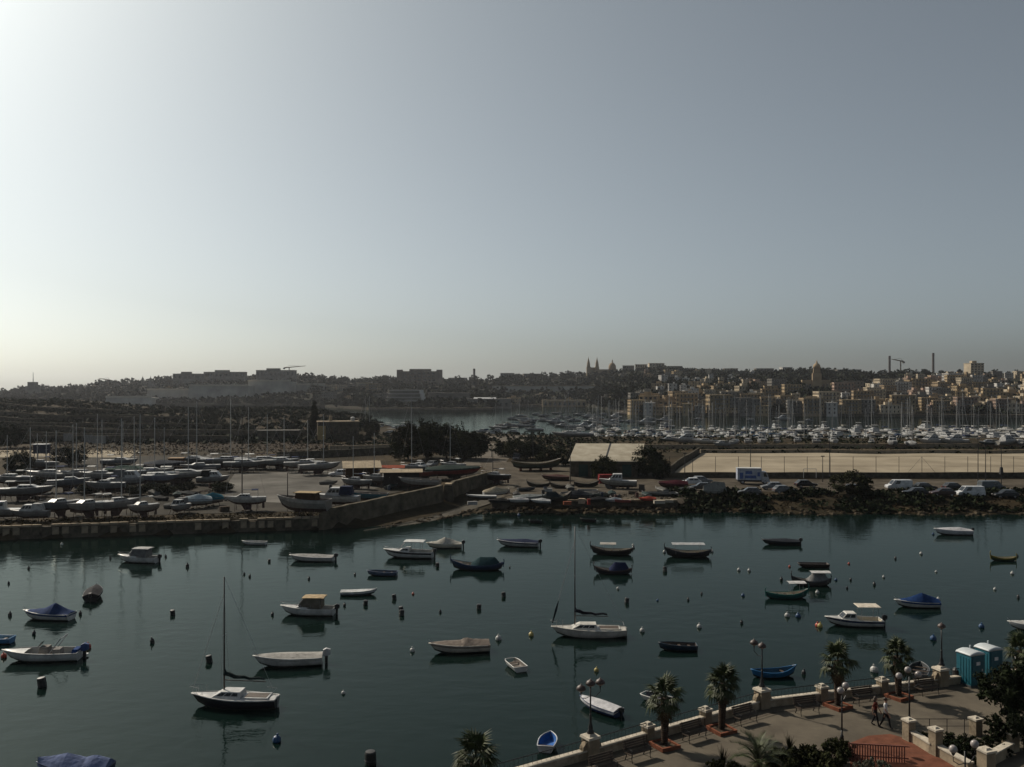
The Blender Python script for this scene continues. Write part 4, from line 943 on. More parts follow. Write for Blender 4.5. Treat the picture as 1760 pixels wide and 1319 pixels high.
# front row by the quay edge
dry_motor('grey windowed launch propped at the yard edge left end', 2, 894, 6.0, 195, W2, 'cabin')
dry_motor('low grey-hulled boat propped beside the windowed launch', 52, 896, 5.0, 190, W1, 'cabin', LTGREY)
dry_sail('white yacht with navy sheer line on splayed props', 103, 890, 6.4, 228, W3, 740)
dry_sail('white yacht with a propped-up hatch on splayed props', 152, 892, 6.4, 232, W2, 735)
dry_sail('white yacht with pale raised bow on splayed props', 201, 888, 6.4, 48, W2, 720)
dry_sail('small yacht with tan hull stripe standing on twin props', 246, 891, 4.8, 244, (.3,.27,.24), 712, zo=1.2)
dry_motor('white cabin boat with a big dark stern window', 308, 884, 4.6, 262, W2, 'cabin', (.2,.2,.2))
dry_motor('boat under a white and blue tarpaulin near the quay', 335, 874, 5.0, 215, (.3,.3,.28), 'cover', (.36,.42,.45))
dry_motor('boat under a vivid teal tarpaulin near the quay', 361, 870, 4.2, 230, (.35,.3,.27), 'cover', (.02,.16,.22))
dry_sail('white yacht with blue boom cover and tall dark mast', 423, 878, 6.0, 205, (.45,.45,.43), 707, dark=True)
# second row
dry_sail('large grey ketch hull lying behind the front row', 42, 862, 9.0, 8, W1, 735, zo=1.3)
dry_sail('long pale yacht hull ending the middle row by the bush', 88, 832, 9.5, 184, (.36,.36,.35), 742)
dry_sail('long white yacht with shining deck in the middle row', 140, 832, 9.5, 182, W2, 728)
dry_sail('white yacht with bare pole mast in the middle row', 175, 834, 8.5, 184, W2, 712)
dry_sail('dark green hulled yacht in the middle row', 222, 826, 10, 6, (.02,.06,.045), 716, cov=(.03,.07,.06))
dry_motor('low pale workboat under the green yacht', 222, 838, 7.5, 6, (.3,.3,.3), 'cabin', W1)
dry_sail('biggest white yacht with long windowed cabin in the middle row', 312, 832, 12.5, 8, (.38,.38,.37), 700)
dry_sail('blue-bottomed white yacht at the head of the biggest one', 276, 838, 7.5, 6, (.2,.22,.28), 735)
dry_motor('small white cruiser with dark canopy at the middle row end', 366, 834, 6.0, 6, W2, 'cabin', BLACK)
# back row
dry_motor('dark covered boat behind the biggest white yacht', 283, 812, 8.5, 8, (.05,.05,.06), 'cover', (.05,.06,.08))
dry_sail('pale yacht behind the orange shed in the back row', 332, 805, 9.0, 6, W1, 690)
dry_sail('long pale yacht with a crisp toe rail in the back row', 388, 806, 11, 4, W2, 684)
dry_sail('long grey yacht with brown cover in the back row', 450, 806, 12, 6, (.3,.32,.31), 712)
dry_sail('grey yacht standing alone beyond the concrete apron', 522, 812, 8.5, 10, W2, 722, zo=1.3)
dry_sail('pale double-ender yacht beyond the concrete apron', 549, 816, 9.0, 12, W2, 712, zo=1.3)
for i, (px, py, L, rz, c, mp, lab) in enumerate([(20,840,8,186,W1,748,'pale yacht with drooping boom at the far end of the middle row'),(118,846,7,20,W3,730,'blue-grey yacht wedged between the middle and front rows'),(182,852,6.5,200,W1,722,'grey yacht half hidden behind the front row props'),(258,828,8.5,10,W1,718,'pale yacht squeezed beside the green-hulled one'),(345,818,8,190,W3,690,'blue-grey yacht behind the small canopied cruiser'),(420,812,9,5,W1,700,'pale yacht in the back row behind the tall dark mast'),(482,808,8,8,W2,716,'short white yacht ending the back row by the apron'),(70,812,7,176,W1,745,'pale yacht in the back row near the sandy court'),(205,808,8,4,W3,724,'blue-grey yacht in the back row behind the green one')]):
    dry_sail(lab, px, py, L, rz, c, mp, zo=1.3)
# boats along the retaining wall
def gzi(px, py): return gz(px, py)
t = dry_motor('derelict wooden hulk with pale flaking planks by the yard corner', 522, 886, 8.0, 168, (.3,.29,.27), 'open', zo=.9, hf=1.5)
MB().box(-2.2,1.0,-1.0,1.0,1.4,2.5,ix=.1,iy=.1).build('deckhouse', paint(BROWN,.9), t); MB().box(-2.4,1.2,-1.15,1.15,2.5,2.6).build('deckhouse_roof', canvas((.36,.27,.16)), t); MB().path([(2.6,0,1),(2.6,0,5.4)], [.09,.06], 6).build('mast', darkmast, t)
for u in (-1.6,-.6,.4): MB().box(u-.3,u+.3,-1.06,-.97,1.75,2.25).build('window', glass, t)
dry_motor('motor cruiser with navy canopy and grey cover by the wall', 580, 872, 7.0, 176, (.42,.42,.4), 'cabin', (.02,.03,.07), zo=.8, hf=1.0)
dry_motor('bright turquoise hulled fishing boat by the wall', 635, 864, 6.0, 178, (.015,.13,.19), 'open', zo=.7)
dry_motor('pale open workboat leaning on the wall by the buttress', 722, 843, 7.5, 172, (.33,.33,.32), 'open', zo=1.0, hf=1.0)
dry_motor('red-bottomed long boat under a dark green net cover', 778, 824, 11, 4, (.24,.03,.025), 'cover', (.03,.05,.045), zo=1.0, hf=1.1)
dry_motor('faded red boat beside the net-covered long boat', 722, 826, 6.5, 6, (.22,.04,.03), 'open', zo=.8)
# slender masts of boats half hidden by the wall boats
for i, (px, pb, pt, lab) in enumerate([(712,816,700,'tall pale bare mast rising from a narrow hull beside the trees'),(778,812,720,'slim pale bare mast on a narrow hull before the trees'),(648,836,745,'slim bare mast on a narrow hull near the canopies'),(612,842,750,'thin bare mast on a narrow hull by the tan roof'),(852,832,775,'short dark mast on a narrow hull at the wall end')]):
    dry_sail(lab, px, pb, 6.0, 174, (.2,.2,.2) if i != 4 else BLACK, pt, zo=1.1, dark=(i == 4))
# canopies and sheds of the yard
def canopy_shed(label, px, py, w_, d_, h, roof, rz=0, tilt=.4, wall=None):
    x, y, z = gz(px, py); t = thing('canopy_shed', label, 'shed', (x, y, z), R(rz))
    for sx in (-1,1):
        for sy in (-1,1): MB().path([(sx*w_*.46,sy*d_*.45,0),(sx*w_*.46,sy*d_*.45,h+tilt*(sy+1)/2)], .07, 5).build('post', propm, t)
    n_ = 6
    for k in range(n_):
        x0 = -w_/2+w_*k/n_; MB().add([(x0,-d_/2,h),(x0+w_/n_-.02,-d_/2,h),(x0+w_/n_-.02,d_/2,h+tilt),(x0,d_/2,h+tilt),(x0,-d_/2,h-.06),(x0+w_/n_-.02,-d_/2,h-.06),(x0+w_/n_-.02,d_/2,h+tilt-.06),(x0,d_/2,h+tilt-.06)], [(0,1,2,3),(7,6,5,4),(0,4,5,1),(1,5,6,2),(2,6,7,3),(3,7,4,0)]).build('roof_sheet', roof, t)
    if wall: MB().box(-w_*.42,w_*.42,d_*.1,d_*.4,0,h*.9).build('back_store', wall, t)
    return t
tanroof = mat('tan_roofing', (.34,.28,.2), .85, .2, .8)
canopy_shed('tan roofed open canopy shed behind the wall boats', 622, 832, 7.5, 6.0, 3.4, tanroof, 12, .9, paint(BROWN,.9))
canopy_shed('flat tan awning shed beside the red boats', 690, 838, 8.0, 4.0, 3.0, tanroof, 6, .3, paint((.06,.05,.05),.9))
canopy_shed('low rust red canopy behind the tan awning', 668, 826, 6.5, 3.5, 2.6, paint((.26,.06,.03),.9), 4, .3)
x, y, z = gz(304, 806); t = thing('storage_hut', 'small orange-brown wooden storage hut in the back row', 'hut', (x, y, z), .1)
for k in range(8): MB().box(-1.6+.4*k,-1.22+.4*k,-1.2,1.2,0,2.4).build('plank', mat('orange_wood', (.16,.07,.03), .9, .3), t)
MB().box(-1.8,1.8,-1.4,1.4,2.4,2.52).build('roof', paint((.35,.25,.16),.9), t)
# big gabled store by the middle quay with a pale two-panel roof
x, y, z = gz(1040, 820); t = thing('quay_store', 'stone store with a broad pale two-part sloping roof', 'building', (x, y, z), R(-4))
MB().box(-7.2,6.8,0,11,0,3.5).build('wall', limedark, t)
for k, (x0, x1) in enumerate(((-7.7,-.2),(.2,7.5))):
    sk = 1.6
    MB().add([(x0,-.5,3.35),(x1,-.5,3.35),(x1+sk,11.4,6.3),(x0+sk,11.4,6.3),(x0,-.5,3.2),(x1,-.5,3.2),(x1+sk,11.4,6.15),(x0+sk,11.4,6.15)], [(0,1,2,3),(7,6,5,4),(0,4,5,1),(1,5,6,2),(2,6,7,3),(3,7,4,0)]).build('roof_panel', mat('pale_roofing', (.41,.375,.3), .85, .16, .4, c2=(.31,.275,.21)), t)
MB().add([(-.2,-.45,3.36),(.2,-.45,3.36),(1.8,11.4,6.32),(1.4,11.4,6.32)], [(0,1,2,3)]).build('roof_gutter', iron, t)
MB().add([(6.8,0,3.5),(6.8,11,3.5),(6.8,11,6.0)], [(0,1,2)]).build('gable', limedark, t)
for x0 in (-5.5,-1.2,3.6): d = MB().box(x0,x0+1.9,-.06,-.0,.05,2.6).build('door', paint((.02,.06,.05),.8), t)

# ------------------------------------------------------------------ small boats and clutter on the middle quay
QM = 1.65
def qg(px, py): x, y, z = G(px, py, QM); return (x, y, max(QM, land_h(x, y)+.06)+.12)
k_ = dict()
covered('pale boat under a sand-coloured hump cover on the quay', 0, 0, 4.5, 15, LTGREY, (.42,.36,.26), ((0,.3),(.5,.9),(1,.2)), loc=qg(852,852))
covered('flat boat with a white top lying on trestles by the slipway', 0, 0, 5.0, 184, BLACK, (.42,.43,.43), ((0,.05),(.5,.08),(1,.03)), loc=qg(828,860))
covered('black covered boat on the quay edge by the slipway', 0, 0, 3.4, 190, BLACK, (.03,.03,.03), loc=qg(858,866))
covered('white boat with red bow cover on the quay edge', 0, 0, 3.6, 200, (.4,.38,.37), (.4,.4,.4), loc=qg(890,865))
covered('long grey covered boat on the quay edge', 0, 0, 5.6, 8, (.3,.32,.33), (.2,.22,.22), loc=qg(911,862))
covered('small boat with a bright crumpled white cover', 0, 0, 3.2, 170, (.3,.3,.3), (.45,.46,.46), loc=qg(930,866))
luzzu('black fishing boat with raised stem near the quay middle', 0, 0, 5.5, 30, BLACK, (.02,.03,.03), (.02,.03,.035), None, .8, loc=qg(957,863))
covered('dark rounded covered boat beside the black fishing boat', 0, 0, 4.8, 184, (.05,.05,.06), (.025,.03,.04), ((0,.3),(.4,.7),(1,.2)), loc=qg(988,858))
luzzu('old green fishing boat raised on blocks by the trees', 0, 0, 10.5, 4, (.06,.08,.06), (.12,.1,.06), None, None, 1.1, loc=(lambda p:(p[0],p[1],p[2]+.7))(gz(921,810)))
x, y, z = gz(921, 810); t = thing('boat_cradle', 'rust red timber blocks under the old green fishing boat', 'boat stand', (x, y, z), R(4))
for u in (-3.4,-1.2,1.1,3.3): MB().box(u-.25,u+.25,-.9,.9,0,.72,ix=.05,iy=.2).build('timber_block', paint((.12,.045,.03),.9), t)
luzzu('small black fishing boat with curved stem on the quay road', 0, 0, 4.2, 176, BLACK, (.05,.05,.04), None, None, .5, loc=qg(926,838))
covered('red-brown boat with a white canopy roof on the quay road', 0, 0, 5.5, 176, (.09,.04,.035), (.1,.05,.045), loc=qg(955,828))
luzzu('dark fishing boat pair member with crossed stems', 0, 0, 4.6, 172, (.03,.025,.025), (.05,.04,.03), None, None, .5, loc=qg(967,840))
luzzu('black fishing boat with tall horned stems on the quay road', 0, 0, 4.6, 4, BLACK, (.02,.02,.02), None, None, .6, loc=qg(1008,838))
dry_motor('grey fishing launch with a white wheelhouse on the quay', 1063, 840, 6.8, 176, (.3,.3,.28), 'cabin', None, .6)
rowing('small dark rowing boat left on the quay road', 0, 0, 3.4, 20, (.04,.05,.06), (.1,.09,.08), loc=qg(905,845))
rowing('grey rowing boat lying in front of the horned boat', 0, 0, 3.6, 184, (.25,.25,.25), (.12,.11,.1), loc=qg(1010,848))
rowing('green-grey rowing boat in the clutter of the quay', 0, 0, 3.8, 184, (.1,.13,.11), (.12,.11,.1), loc=qg(1030,855))
covered('black covered dinghy in the clutter of the quay', 0, 0, 3.8, 10, BLACK, (.02,.022,.025), loc=qg(1030,864))
covered('small pale covered dinghy at the quay edge middle', 0, 0, 2.8, 200, (.35,.36,.37), (.3,.33,.35), loc=qg(1054,864))
rowing('little red and blue dinghy at the quay edge', 0, 0, 2.6, 190, (.25,.05,.04), (.1,.12,.15), loc=qg(1070,866))
covered('bright red small boat near the quay end', 0, 0, 2.8, 186, (.35,.05,.03), (.33,.06,.04), loc=qg(1113,862))
rowing('long grey punt lying near the quay end', 0, 0, 6.0, 182, (.18,.19,.19), (.13,.13,.13), loc=qg(1135,853))
covered('dark maroon covered boat by the end of the quay road', 0, 0, 5.4, 178, (.06,.015,.02), (.08,.015,.025), ((0,.5),(.4,.7),(1,.2)), loc=qg(1157,840))
rowing('white dinghy tipped on its side by the cars', 0, 0, 3.6, 25, (.4,.4,.38), (.3,.3,.3), loc=qg(1180,845))
covered('tall grey-covered boat standing on the bank by the cars', 0, 0, 4.4, 200, (.3,.3,.28), (.26,.26,.24), ((0,1.4),(.5,1.6),(1,.8)), loc=qg(1227,850))
for i, (px, py, c, a, b_, h, lab) in enumerate([(870,848,(.25,.22,.2),1.2,.8,.7,'pale wooden crate beside the hump-covered boat'),(942,846,(.35,.35,.34),1.5,1.0,.6,'white plastic tank lying among the quay boats'),(975,868,(.3,.09,.05),1.3,.7,.5,'rust red gear box at the quay edge'),(1000,866,(.4,.33,.25),1.0,1.0,.8,'tan crate stack at the quay edge'),(1012,868,(.35,.05,.04),.5,.5,.9,'small red bollard-like box at the quay edge'),(1088,850,(.12,.1,.08),1.6,.9,.5,'low dark wooden pallet on the quay'),(1133,866,(.4,.36,.3),1.8,.9,.5,'pale slab box at the quay end'),(1150,864,(.36,.33,.28),1.4,.8,.4,'pale flat box at the quay end corner'),(1040,832,(.25,.03,.03),2.6,1.6,1.7,'dark red container by the store doors'),(1103,846,(.1,.09,.08),1.0,.6,1.3,'dark trestle stand on the quay road'),(812,868,(.3,.3,.3),1.6,.8,.5,'grey upturned tub on the slipway side')]):
    x, y, z = qg(px, py); t = thing('gear_box', lab, 'box', (x, y, z-.12), rnd.uniform(-.4,.4))
    MB().box(-a/2,a/2,-b_/2,b_/2,.04,h,ix=.03,iy=.03).build('crate_body', paint(c,.85), t); MB().box(-a/2-.03,a/2+.03,-b_/2-.03,b_/2+.03,h,h+.05).build('lid', paint(tuple(q*.8 for q in c),.85), t); MB().box(-a*.4,a*.4,-b_*.3,b_*.3,0,.05).build('skid', oldwood, t)
# ------------------------------------------------------------------ vehicles
tyre = MB().path([(.24*math.cos(a),0,.24*math.sin(a)) for a in [i*math.pi/6 for i in range(12)]], .085, 6, closed=True).mesh('tyre', rubber)
rim = MB().path([(0,-.07,0),(0,.07,0)], .2, 10).mesh('rim', steel)
def wheels(t, xs_, w, r=.31):
    for x in xs_:
        for s in (-1,1):
            o = obj('wheel', tyre, t, (x, s*w, r), None, r/.32); obj('rim', rim, o)
def car_proto(kind):
    t = thing('parked_car' if kind != 'van' else 'parked_van', '', 'car' if kind != 'van' else 'van')
    if kind == 'van':
        L, W = 4.7, 1.75; low = [(-L/2,.35,1.0),(-L/2+.05,.3,1.0),(.9,.3,1.0),(1.9,.32,.95),(L/2-.08,.35,.85),(L/2,.4,.7)]
    else:
        L, W = 4.1, 1.65; low = [(-L/2,.42,.8),(-L/2+.12,.32,.9),(-1.0,.3,.92),(.8,.3,.9),(1.5,.32,.82),(L/2-.1,.35,.7),(L/2,.42,.6)]
    rings = []
    for i, (x, a, b_) in enumerate(low):
        k = .93 if i in (0, len(low)-1) else 1.0; w = W/2*k
        rings.append([(x,-w*.92,a),(x,w*.92,a),(x,w,a+.15),(x,w*.98,b_-.08),(x,w*.9,b_),(x,-w*.9,b_),(x,-w*.98,b_-.08),(x,-w,a+.15)])
    MB().loft(rings).build('body', paint(WHITE,.3), t, True if 0 else False)
    mb = MB()
    c = frus(mb, -L/2+.04 if kind=='van' else -1.85, 1.75 if kind=='van' else 1.0, W*.455, .93 if kind=='van' else .87, 1.85 if kind=='van' else 1.42, .75, .12 if kind=='van' else .55, W*.4)
    cb = mb.build('cabin', paint(WHITE,.3), t)
    for q in ((c[0],c[1],c[5],c[4]),(c[2],c[3],c[7],c[6])):
        rngs = ((.1,.46),(.5,.86)) if kind != 'van' else ((.62,.84),)
        if q[0] == c[2]: rngs = [(1-b_, 1-a) for a, b_ in rngs]
        for a, b_ in rngs: win(q, a, b_, .2, .86).build('side_window', glass, t)
    win((c[1],c[2],c[6],c[5]), .06, .94, .15, .92).build('windscreen', glass, t); win((c[3],c[0],c[4],c[7]), .1, .9, .3, .9).build('rear_window', glass, t)
    for s in (-1,1): MB().box(L/2-.06,L/2+.012,s*W*.32-.15,s*W*.32+.15,.58,.7).build('headlight', mat('lamp_lens',(.5,.5,.5),.15), t); MB().box(-L/2-.012,-L/2+.05,s*W*.34-.1,s*W*.34+.1,.62,.8).build('tail_light', paint(RED), t)
    wheels(t, (-L*.31, L*.31), W/2-.08); return t
PC, PV = car_proto('car'), car_proto('van'); nused = {'car':0,'van':0}
def veh(kind, px, py, rz, c, label, group=None):
    x, y, z = gz(px, py); p = PC if kind == 'car' else PV
    o = place(p, nused[kind], (x, y, land_h(x,y)+.07), R(rz), 1.0, label, group or 'cars parked behind the rocky bank'); nused[kind] += 1
    o['category'] = 'car' if kind == 'car' else 'van'; recolour(o, ('body','cabin'), paint(c, .3)); return o
DK, SL, WH2, MR = (.015,.016,.02), (.2,.21,.22), (.55,.56,.57), (.05,.02,.015)
veh('car',1187,834,178,WH2,'white hatchback parked at the end of the quay road')
veh('car',1206,831,10,SL,'silver car parked behind the white hatchback')
veh('car',1205,843,178,DK,'black car parked beside the tipped white dinghy')
veh('car',1327,842,178,SL,'silver estate parked below the box truck')
veh('car',1288,852,172,(.1,.1,.1),'dark grey car parked behind the bank bush left of the estate')
veh('car',1385,838,4,DK,'black hatchback parked left of the big roadside bush')
veh('van',1545,842,178,WH2,'white panel van parked along the pitch wall')
veh('car',1590,843,6,DK,'black car parked next to the white panel van on the pitch wall')
veh('car',1640,843,5,DK,'black car parked left of the slate van')
veh('van',1704,844,4,(.09,.11,.13),'slate grey van parked along the pitch wall')
veh('car',1573,852,178,DK,'black car with shiny bonnet in the front parking row')
veh('car',1620,853,176,MR,'dark brown car in the front parking row')
veh('van',1667,855,178,WH2,'white van in the front parking row')
veh('car',1728,857,178,DK,'black estate in the front parking row beside the white van')
veh('car',1348,848,6,(.12,.13,.14),'dark grey car parked right of the silver estate')
veh('car',1470,846,4,(.05,.05,.06),'dark car half hidden behind the roadside bush')
veh('car',582,819,200,WH2,'white car parked by the tan roofed canopy','cars parked in the yard')
for i, (px, py, c, lab) in enumerate([(664,812,DK,'black car parked under the trees behind the canopies'),(684,812,WH2,'white car parked under the trees nearest the tall mast'),(700,811,SL,'silver car parked under the trees right of the tall mast'),(720,806,WH2,'white car in the deep shade of the trees'),(742,803,SL,'grey car in the deep shade of the trees')]):
    veh('car', px, py, 250, c, lab, 'cars parked in the yard')
for i, (px, py, c, lab) in enumerate([(888,792,(.05,.05,.06),'dark car on the dirt road by the bushes')]): veh('van', px, py, 265, c, lab, 'cars parked in the yard')
x, y, z = gz(1293, 832); t = thing('box_truck', 'white box truck with blue printed side parked by the pitch', 'truck', (x, y, land_h(x,y)+.07), R(-6))
MB().box(-3.0,1.6,-1.1,1.1,.85,3.1).build('cargo_box', paint((.34,.38,.46),.5), t); MB().box(-3.05,1.65,-1.13,1.13,3.1,3.18).build('box_roof', paint(WHITE), t)
mb = MB(); c = frus(mb, 1.68, 3.3, 1.0, .5, 2.5, .75, .0, .92); mb.build('cab', paint((.4,.41,.43),.35), t)
win((c[1],c[2],c[6],c[5]), .08,.92,.45,.92).build('windscreen', glass, t); win((c[0],c[1],c[5],c[4]), .3,.85,.5,.9).build('side_window', glass, t); win((c[2],c[3],c[7],c[6]), .15,.7,.5,.9).build('side_window', glass, t)
MB().box(-2.9,3.2,-.5,.5,.45,.85).build('chassis', iron, t)
for x0, x1, z0, z1 in ((-2.6,-1.9,1.1,2.3),(-1.5,-.2,2.0,2.6),(-1.6,.6,1.2,1.75),(.8,1.3,1.6,2.4)): MB().box(x0,x1,-1.112,-1.1,z0,z1).build('side_print', paint((.05,.1,.3),.5), t)
wheels(t, (-2.0,2.3), .9, .42)
# ------------------------------------------------------------------ pitch fence, walls, poles
def masonry_line(label, pts, h, th=.4, m=None, name='field_wall'):
    t = thing(name, label, 'wall', (pts[0][0], pts[0][1], 0)); ox, oy = pts[0]; mb = MB(); rings = []
    for i, ((x, y), nx) in enumerate(zip(pts, pts[1:]+[pts[-1]])): 
        pr = pts[max(0,i-1)]; d = Vector((nx[0]-pr[0], nx[1]-pr[1])).normalized(); nn = Vector((-d.y, d.x))*th/2; z = land_h(x, y); hh = h+.15*nz(i*1.3, h)
        rings.append([(x-ox+nn.x, y-oy+nn.y, z-.6),(x-ox+nn.x, y-oy+nn.y, z+hh),(x-ox-nn.x, y-oy-nn.y, z+hh),(x-ox-nn.x, y-oy-nn.y, z-.6)])
    mb.loft(rings).build('masonry', m or limedark, t); return t
def ptsline(a, b, n_=12): return [(a[0]+(b[0]-a[0])*i/n_, a[1]+(b[1]-a[1])*i/n_) for i in range(n_+1)]
masonry_line('low dark wall between the parked cars and sandy pitch', ptsline((30,184.6),(128,184.6),20), 1.2, .3)
masonry_line('dark stone wall with fence along the pitch left side', ptsline((32,186),(51.5,244),14), 1.5, .4)
masonry_line('rubble bank wall along the far side of the pitch', ptsline((52,245),(160,245),20), 1.0, .6, limestone)
masonry_line('long pale rubble wall beyond the pitch bank', ptsline((28,262),(170,268),20), 1.3, .5, limestone)
t = thing('pitch_fence', 'tall thin wire fence along the front of the sandy pitch', 'fence', (33,185.6,2.2))
pm = MB().path([(0,0,0),(0,0,4.2)], .05, 5).mesh('post', iron)
for k in range(20): obj('post', pm, t, (k*4.8,0,0))
MB().path([(0,0,4.15),(91,0,4.15)], .018, 4).path([(0,0,2.2),(91,0,2.2)], .014, 4).build('fence_wire', iron, t)
for k in (11,): MB().path([(k*4.8-3.5,.1,.1),(k*4.8,.1,4.1),(k*4.8+3.5,.1,.1)], .03, 4).build('brace', iron, t)
t = thing('goal_frame', 'small football goal frame standing on the sandy pitch', 'goal', (*G(1392,822,2.1)[:2],2.1))
for s in (-1.3,1.3): MB().path([(s,0,0),(s,0,1.9)], .05, 5).build('goal_post', paint(WHITE), t)
MB().path([(-1.3,0,1.9),(1.3,0,1.9)], .05, 5).build('crossbar', paint(WHITE), t)
for i, (px, pb, pt, lab) in enumerate([(1426,829,745,'tallest dark floodlight pole left of the pitch brace'),(1414,829,785,'short dark pole beside the tallest floodlight pole'),(1681,833,755,'tall dark pole at the right part of the pitch'),(1694,833,765,'tall thin pole close beside the right pitch pole'),(1721,833,772,'pole with a hanging lamp box at the pitch right end'),(1290,826,765,'dark lighting pole behind the box truck'),(1177,836,780,'thin street pole at the pitch corner by the white hatchback'),(916,790,735,'thin street pole rising from the bushes by the dirt road'),(845,786,770,'short street lamp pole on the dirt road'),(980,832,762,'slender bare pole among the quay fishing boats')]):
    x, y, z = gz(px, pb); top = H-(pt-HY)/F*y; t = thing('light_pole', lab, 'pole', (x, y, z))
    MB().path([(0,0,-.1),(0,0,top-z)], [.1,.06], 6).build('pole', iron, t); MB().box(-.35,.35,-.1,.1,top-z,top-z+.16).build('lamp_head', iron, t)
    if 'box' in lab.split() and i == 4: MB().box(-.3,.3,-.3,.3,2.0,3.4,ix=.1,iy=.1).build('lamp_box', iron, t)

# ------------------------------------------------------------------ trees and bushes on the island
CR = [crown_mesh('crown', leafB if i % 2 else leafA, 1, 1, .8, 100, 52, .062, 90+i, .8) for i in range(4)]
TR = [trunk_mesh('trunk', .75, .07, .8, 20+i) for i in range(3)]
def tree(label, loc, w_, h, k, group=None, m=None, name='leafy_tree', cat='tree'):
    t = thing(name, label, cat, loc, rnd.uniform(0,6.28), group)
    o = obj('crown', CR[k % 4], t, (0,0,h*.5), None, (w_/2,w_/2,h*.6))
    if m: o.material_slots[0].link = 'OBJECT'; o.material_slots[0].material = m
    obj('trunk', TR[k % 3], t, None, None, (w_*.4,w_*.4,h*.5)); return t
for i, (px, pb, w_, h, lab) in enumerate([(702,790,10,9.2,'broad dark tree with yellowish crown nearest the dirt track'),(735,788,11,9.6,'tall dark tree in the clump behind the tall mast'),(768,788,11,8.8,'round dark tree in the middle of the clump'),(798,790,9,7.6,'dark tree in the clump above the net-covered boat'),(818,788,6.5,6.6,'smaller dark tree closing the clump by the dirt road')]):
    x, y, z = gz(px, pb); tree(lab, (x, y, z), w_, h, i+ (1 if i == 0 else 0))
for i, (px, pb, w_, h, lab) in enumerate([(868,785,6,4.5,'low dark bush tree left of the dirt road pole'),(890,790,7,5.0,'dark bush tree behind the old green boat'),(912,788,6,4.2,'rounded bush tree near the old green boat bow'),(940,800,5,4.0,'olive bush between the old green boat and the store'),(972,800,6,4.2,'olive bush at the left corner of the store'),(1038,824,5.5,4.8,'bushy tree growing in front of the store roof'),(1112,818,7.5,6.2,'big round dark bush at the right end of the store'),(1135,822,4.5,4.0,'smaller dark bush beside the big round one'),(18,770,9,7.5,'dark tree standing at the left edge above the court'),(35,818,6,5.0,'dark bush beside the sandy court'),(118,800,8,4.5,'spreading bush in front of the sandy court'),(640,750,6,5.5,'dark bush tree beside the white harbour boats'),(625,760,4,3.0,'small dark bush below the ruined house'),(1465,855,7.5,4.6,'large ragged bush among the parked cars')]):
    x, y, z = gz(px, pb); tree(lab, (x, y, z), w_, h, i, None, leafA if i in (6,7,8,9) else None, 'bush_tree')
# Norfolk-like dark conifer
x, y, z = gz(540, 752); t = thing('conifer_tree', 'single tall pointed dark conifer above the dry field', 'tree', (x, y, z))
MB().path([(0,0,0),(0,0,13.5)], [.35,.06], 7).build('trunk', bark, t); q = []
r_ = np.random.RandomState(8)
for k in range(9): o = obj('branch_tier', CR[k % 4], t, (0,0,2.2+1.25*k), k*1.1, (2.9-.27*k, 2.9-.27*k, .95)); o.material_slots[0].link = 'OBJECT'; o.material_slots[0].material = leafA
# scrub on bank, slope and behind the quay: uncountable low growth and stones
def scatter(name, label, cat, n_, region, size, m, hgt=.6, faces=7, seed=0, zf=None):
    r = np.random.RandomState(seed); V_, Fc = [], []
    k = 0; tries = 0
    while k < n_ and tries < n_*20:
        tries += 1; p = region(r)
        if p is None: continue
        x, y = p; z = (zf or land_h)(x, y)
        if z < -.5: continue
        s = size*r.uniform(.5,1.4); k += 1
        for f in range(faces):
            a = r.uniform(0,6.28); e = r.uniform(-.2,1.3); d = np.array([math.cos(a)*math.cos(e), math.sin(a)*math.cos(e), math.sin(e)*hgt])*s
            c = np.array([x,y,z+.05])+d*r.uniform(.2,.8); u = np.cross(d,[0,0,1.01])+r.normal(size=3)*.2*s; u = u/(np.linalg.norm(u)+1e-6)*s*.32; v = r.normal(size=3); v[2] = abs(v[2])+.4; v = v/np.linalg.norm(v)*s*.4
            b = len(V_); V_ += [tuple(c-u), tuple(c+u), tuple(c+u*.4+v), tuple(c-u*.4+v)]; Fc.append((b,b+1,b+2,b+3))
    me = bpy.data.meshes.new(name); me.from_pydata(V_, [], Fc); me.materials.append(m); o = obj(name, me); return tag(o, label, cat, None, 'stuff')
scatter('bank_scrub', 'low dark scrub and weeds over the rocky bank', 'scrub', 1300, lambda r: (lambda x, y: (x, y) if nz(x*.16, y*.3, 3) > -.05 else None)(r.uniform(28,120), r.uniform(146.5,163)), 1.0, leafA, .8, 12, 1)
scatter('bank_dry_grass', 'tufts of dry brown grass over the shore bank', 'grass', 1400, lambda r: (r.uniform(-4,120), r.uniform(147,158)) , .4, mat('straw', (.045,.031,.016), .95, .4), .7, 6, 2)
scatter('yard_edge_weeds', 'dry weeds growing along the yard quay edge', 'grass', 1100, lambda r: (lambda x: (x, interp(SHORE,x)+r.uniform(1.2,5.5)))(r.uniform(-105,-29)), .35, mat('weed', (.07,.052,.022), .95, .5), .8, 6, 3)
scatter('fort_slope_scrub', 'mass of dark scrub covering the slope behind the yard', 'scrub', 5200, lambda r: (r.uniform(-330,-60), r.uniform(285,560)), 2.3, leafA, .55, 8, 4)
scatter('field_grass', 'rough dry grass and weeds of the field behind the yard', 'grass', 2200, lambda r: (r.uniform(-150,-30), r.uniform(240,305)), .6, MC['straw'], .6, 5, 5)
scatter('pitch_bank_scrub', 'dark scrub along the banks around the pitch and marina', 'scrub', 1500, lambda r: (r.uniform(5,150), r.uniform(244,322)), 1.0, leafA, .6, 7, 6)
scatter('point_scrub', 'dark scrub between the tree clump and the far water', 'scrub', 900, lambda r: (r.uniform(-55,25), r.uniform(250,350)), 1.3, leafA, .6, 7, 7)
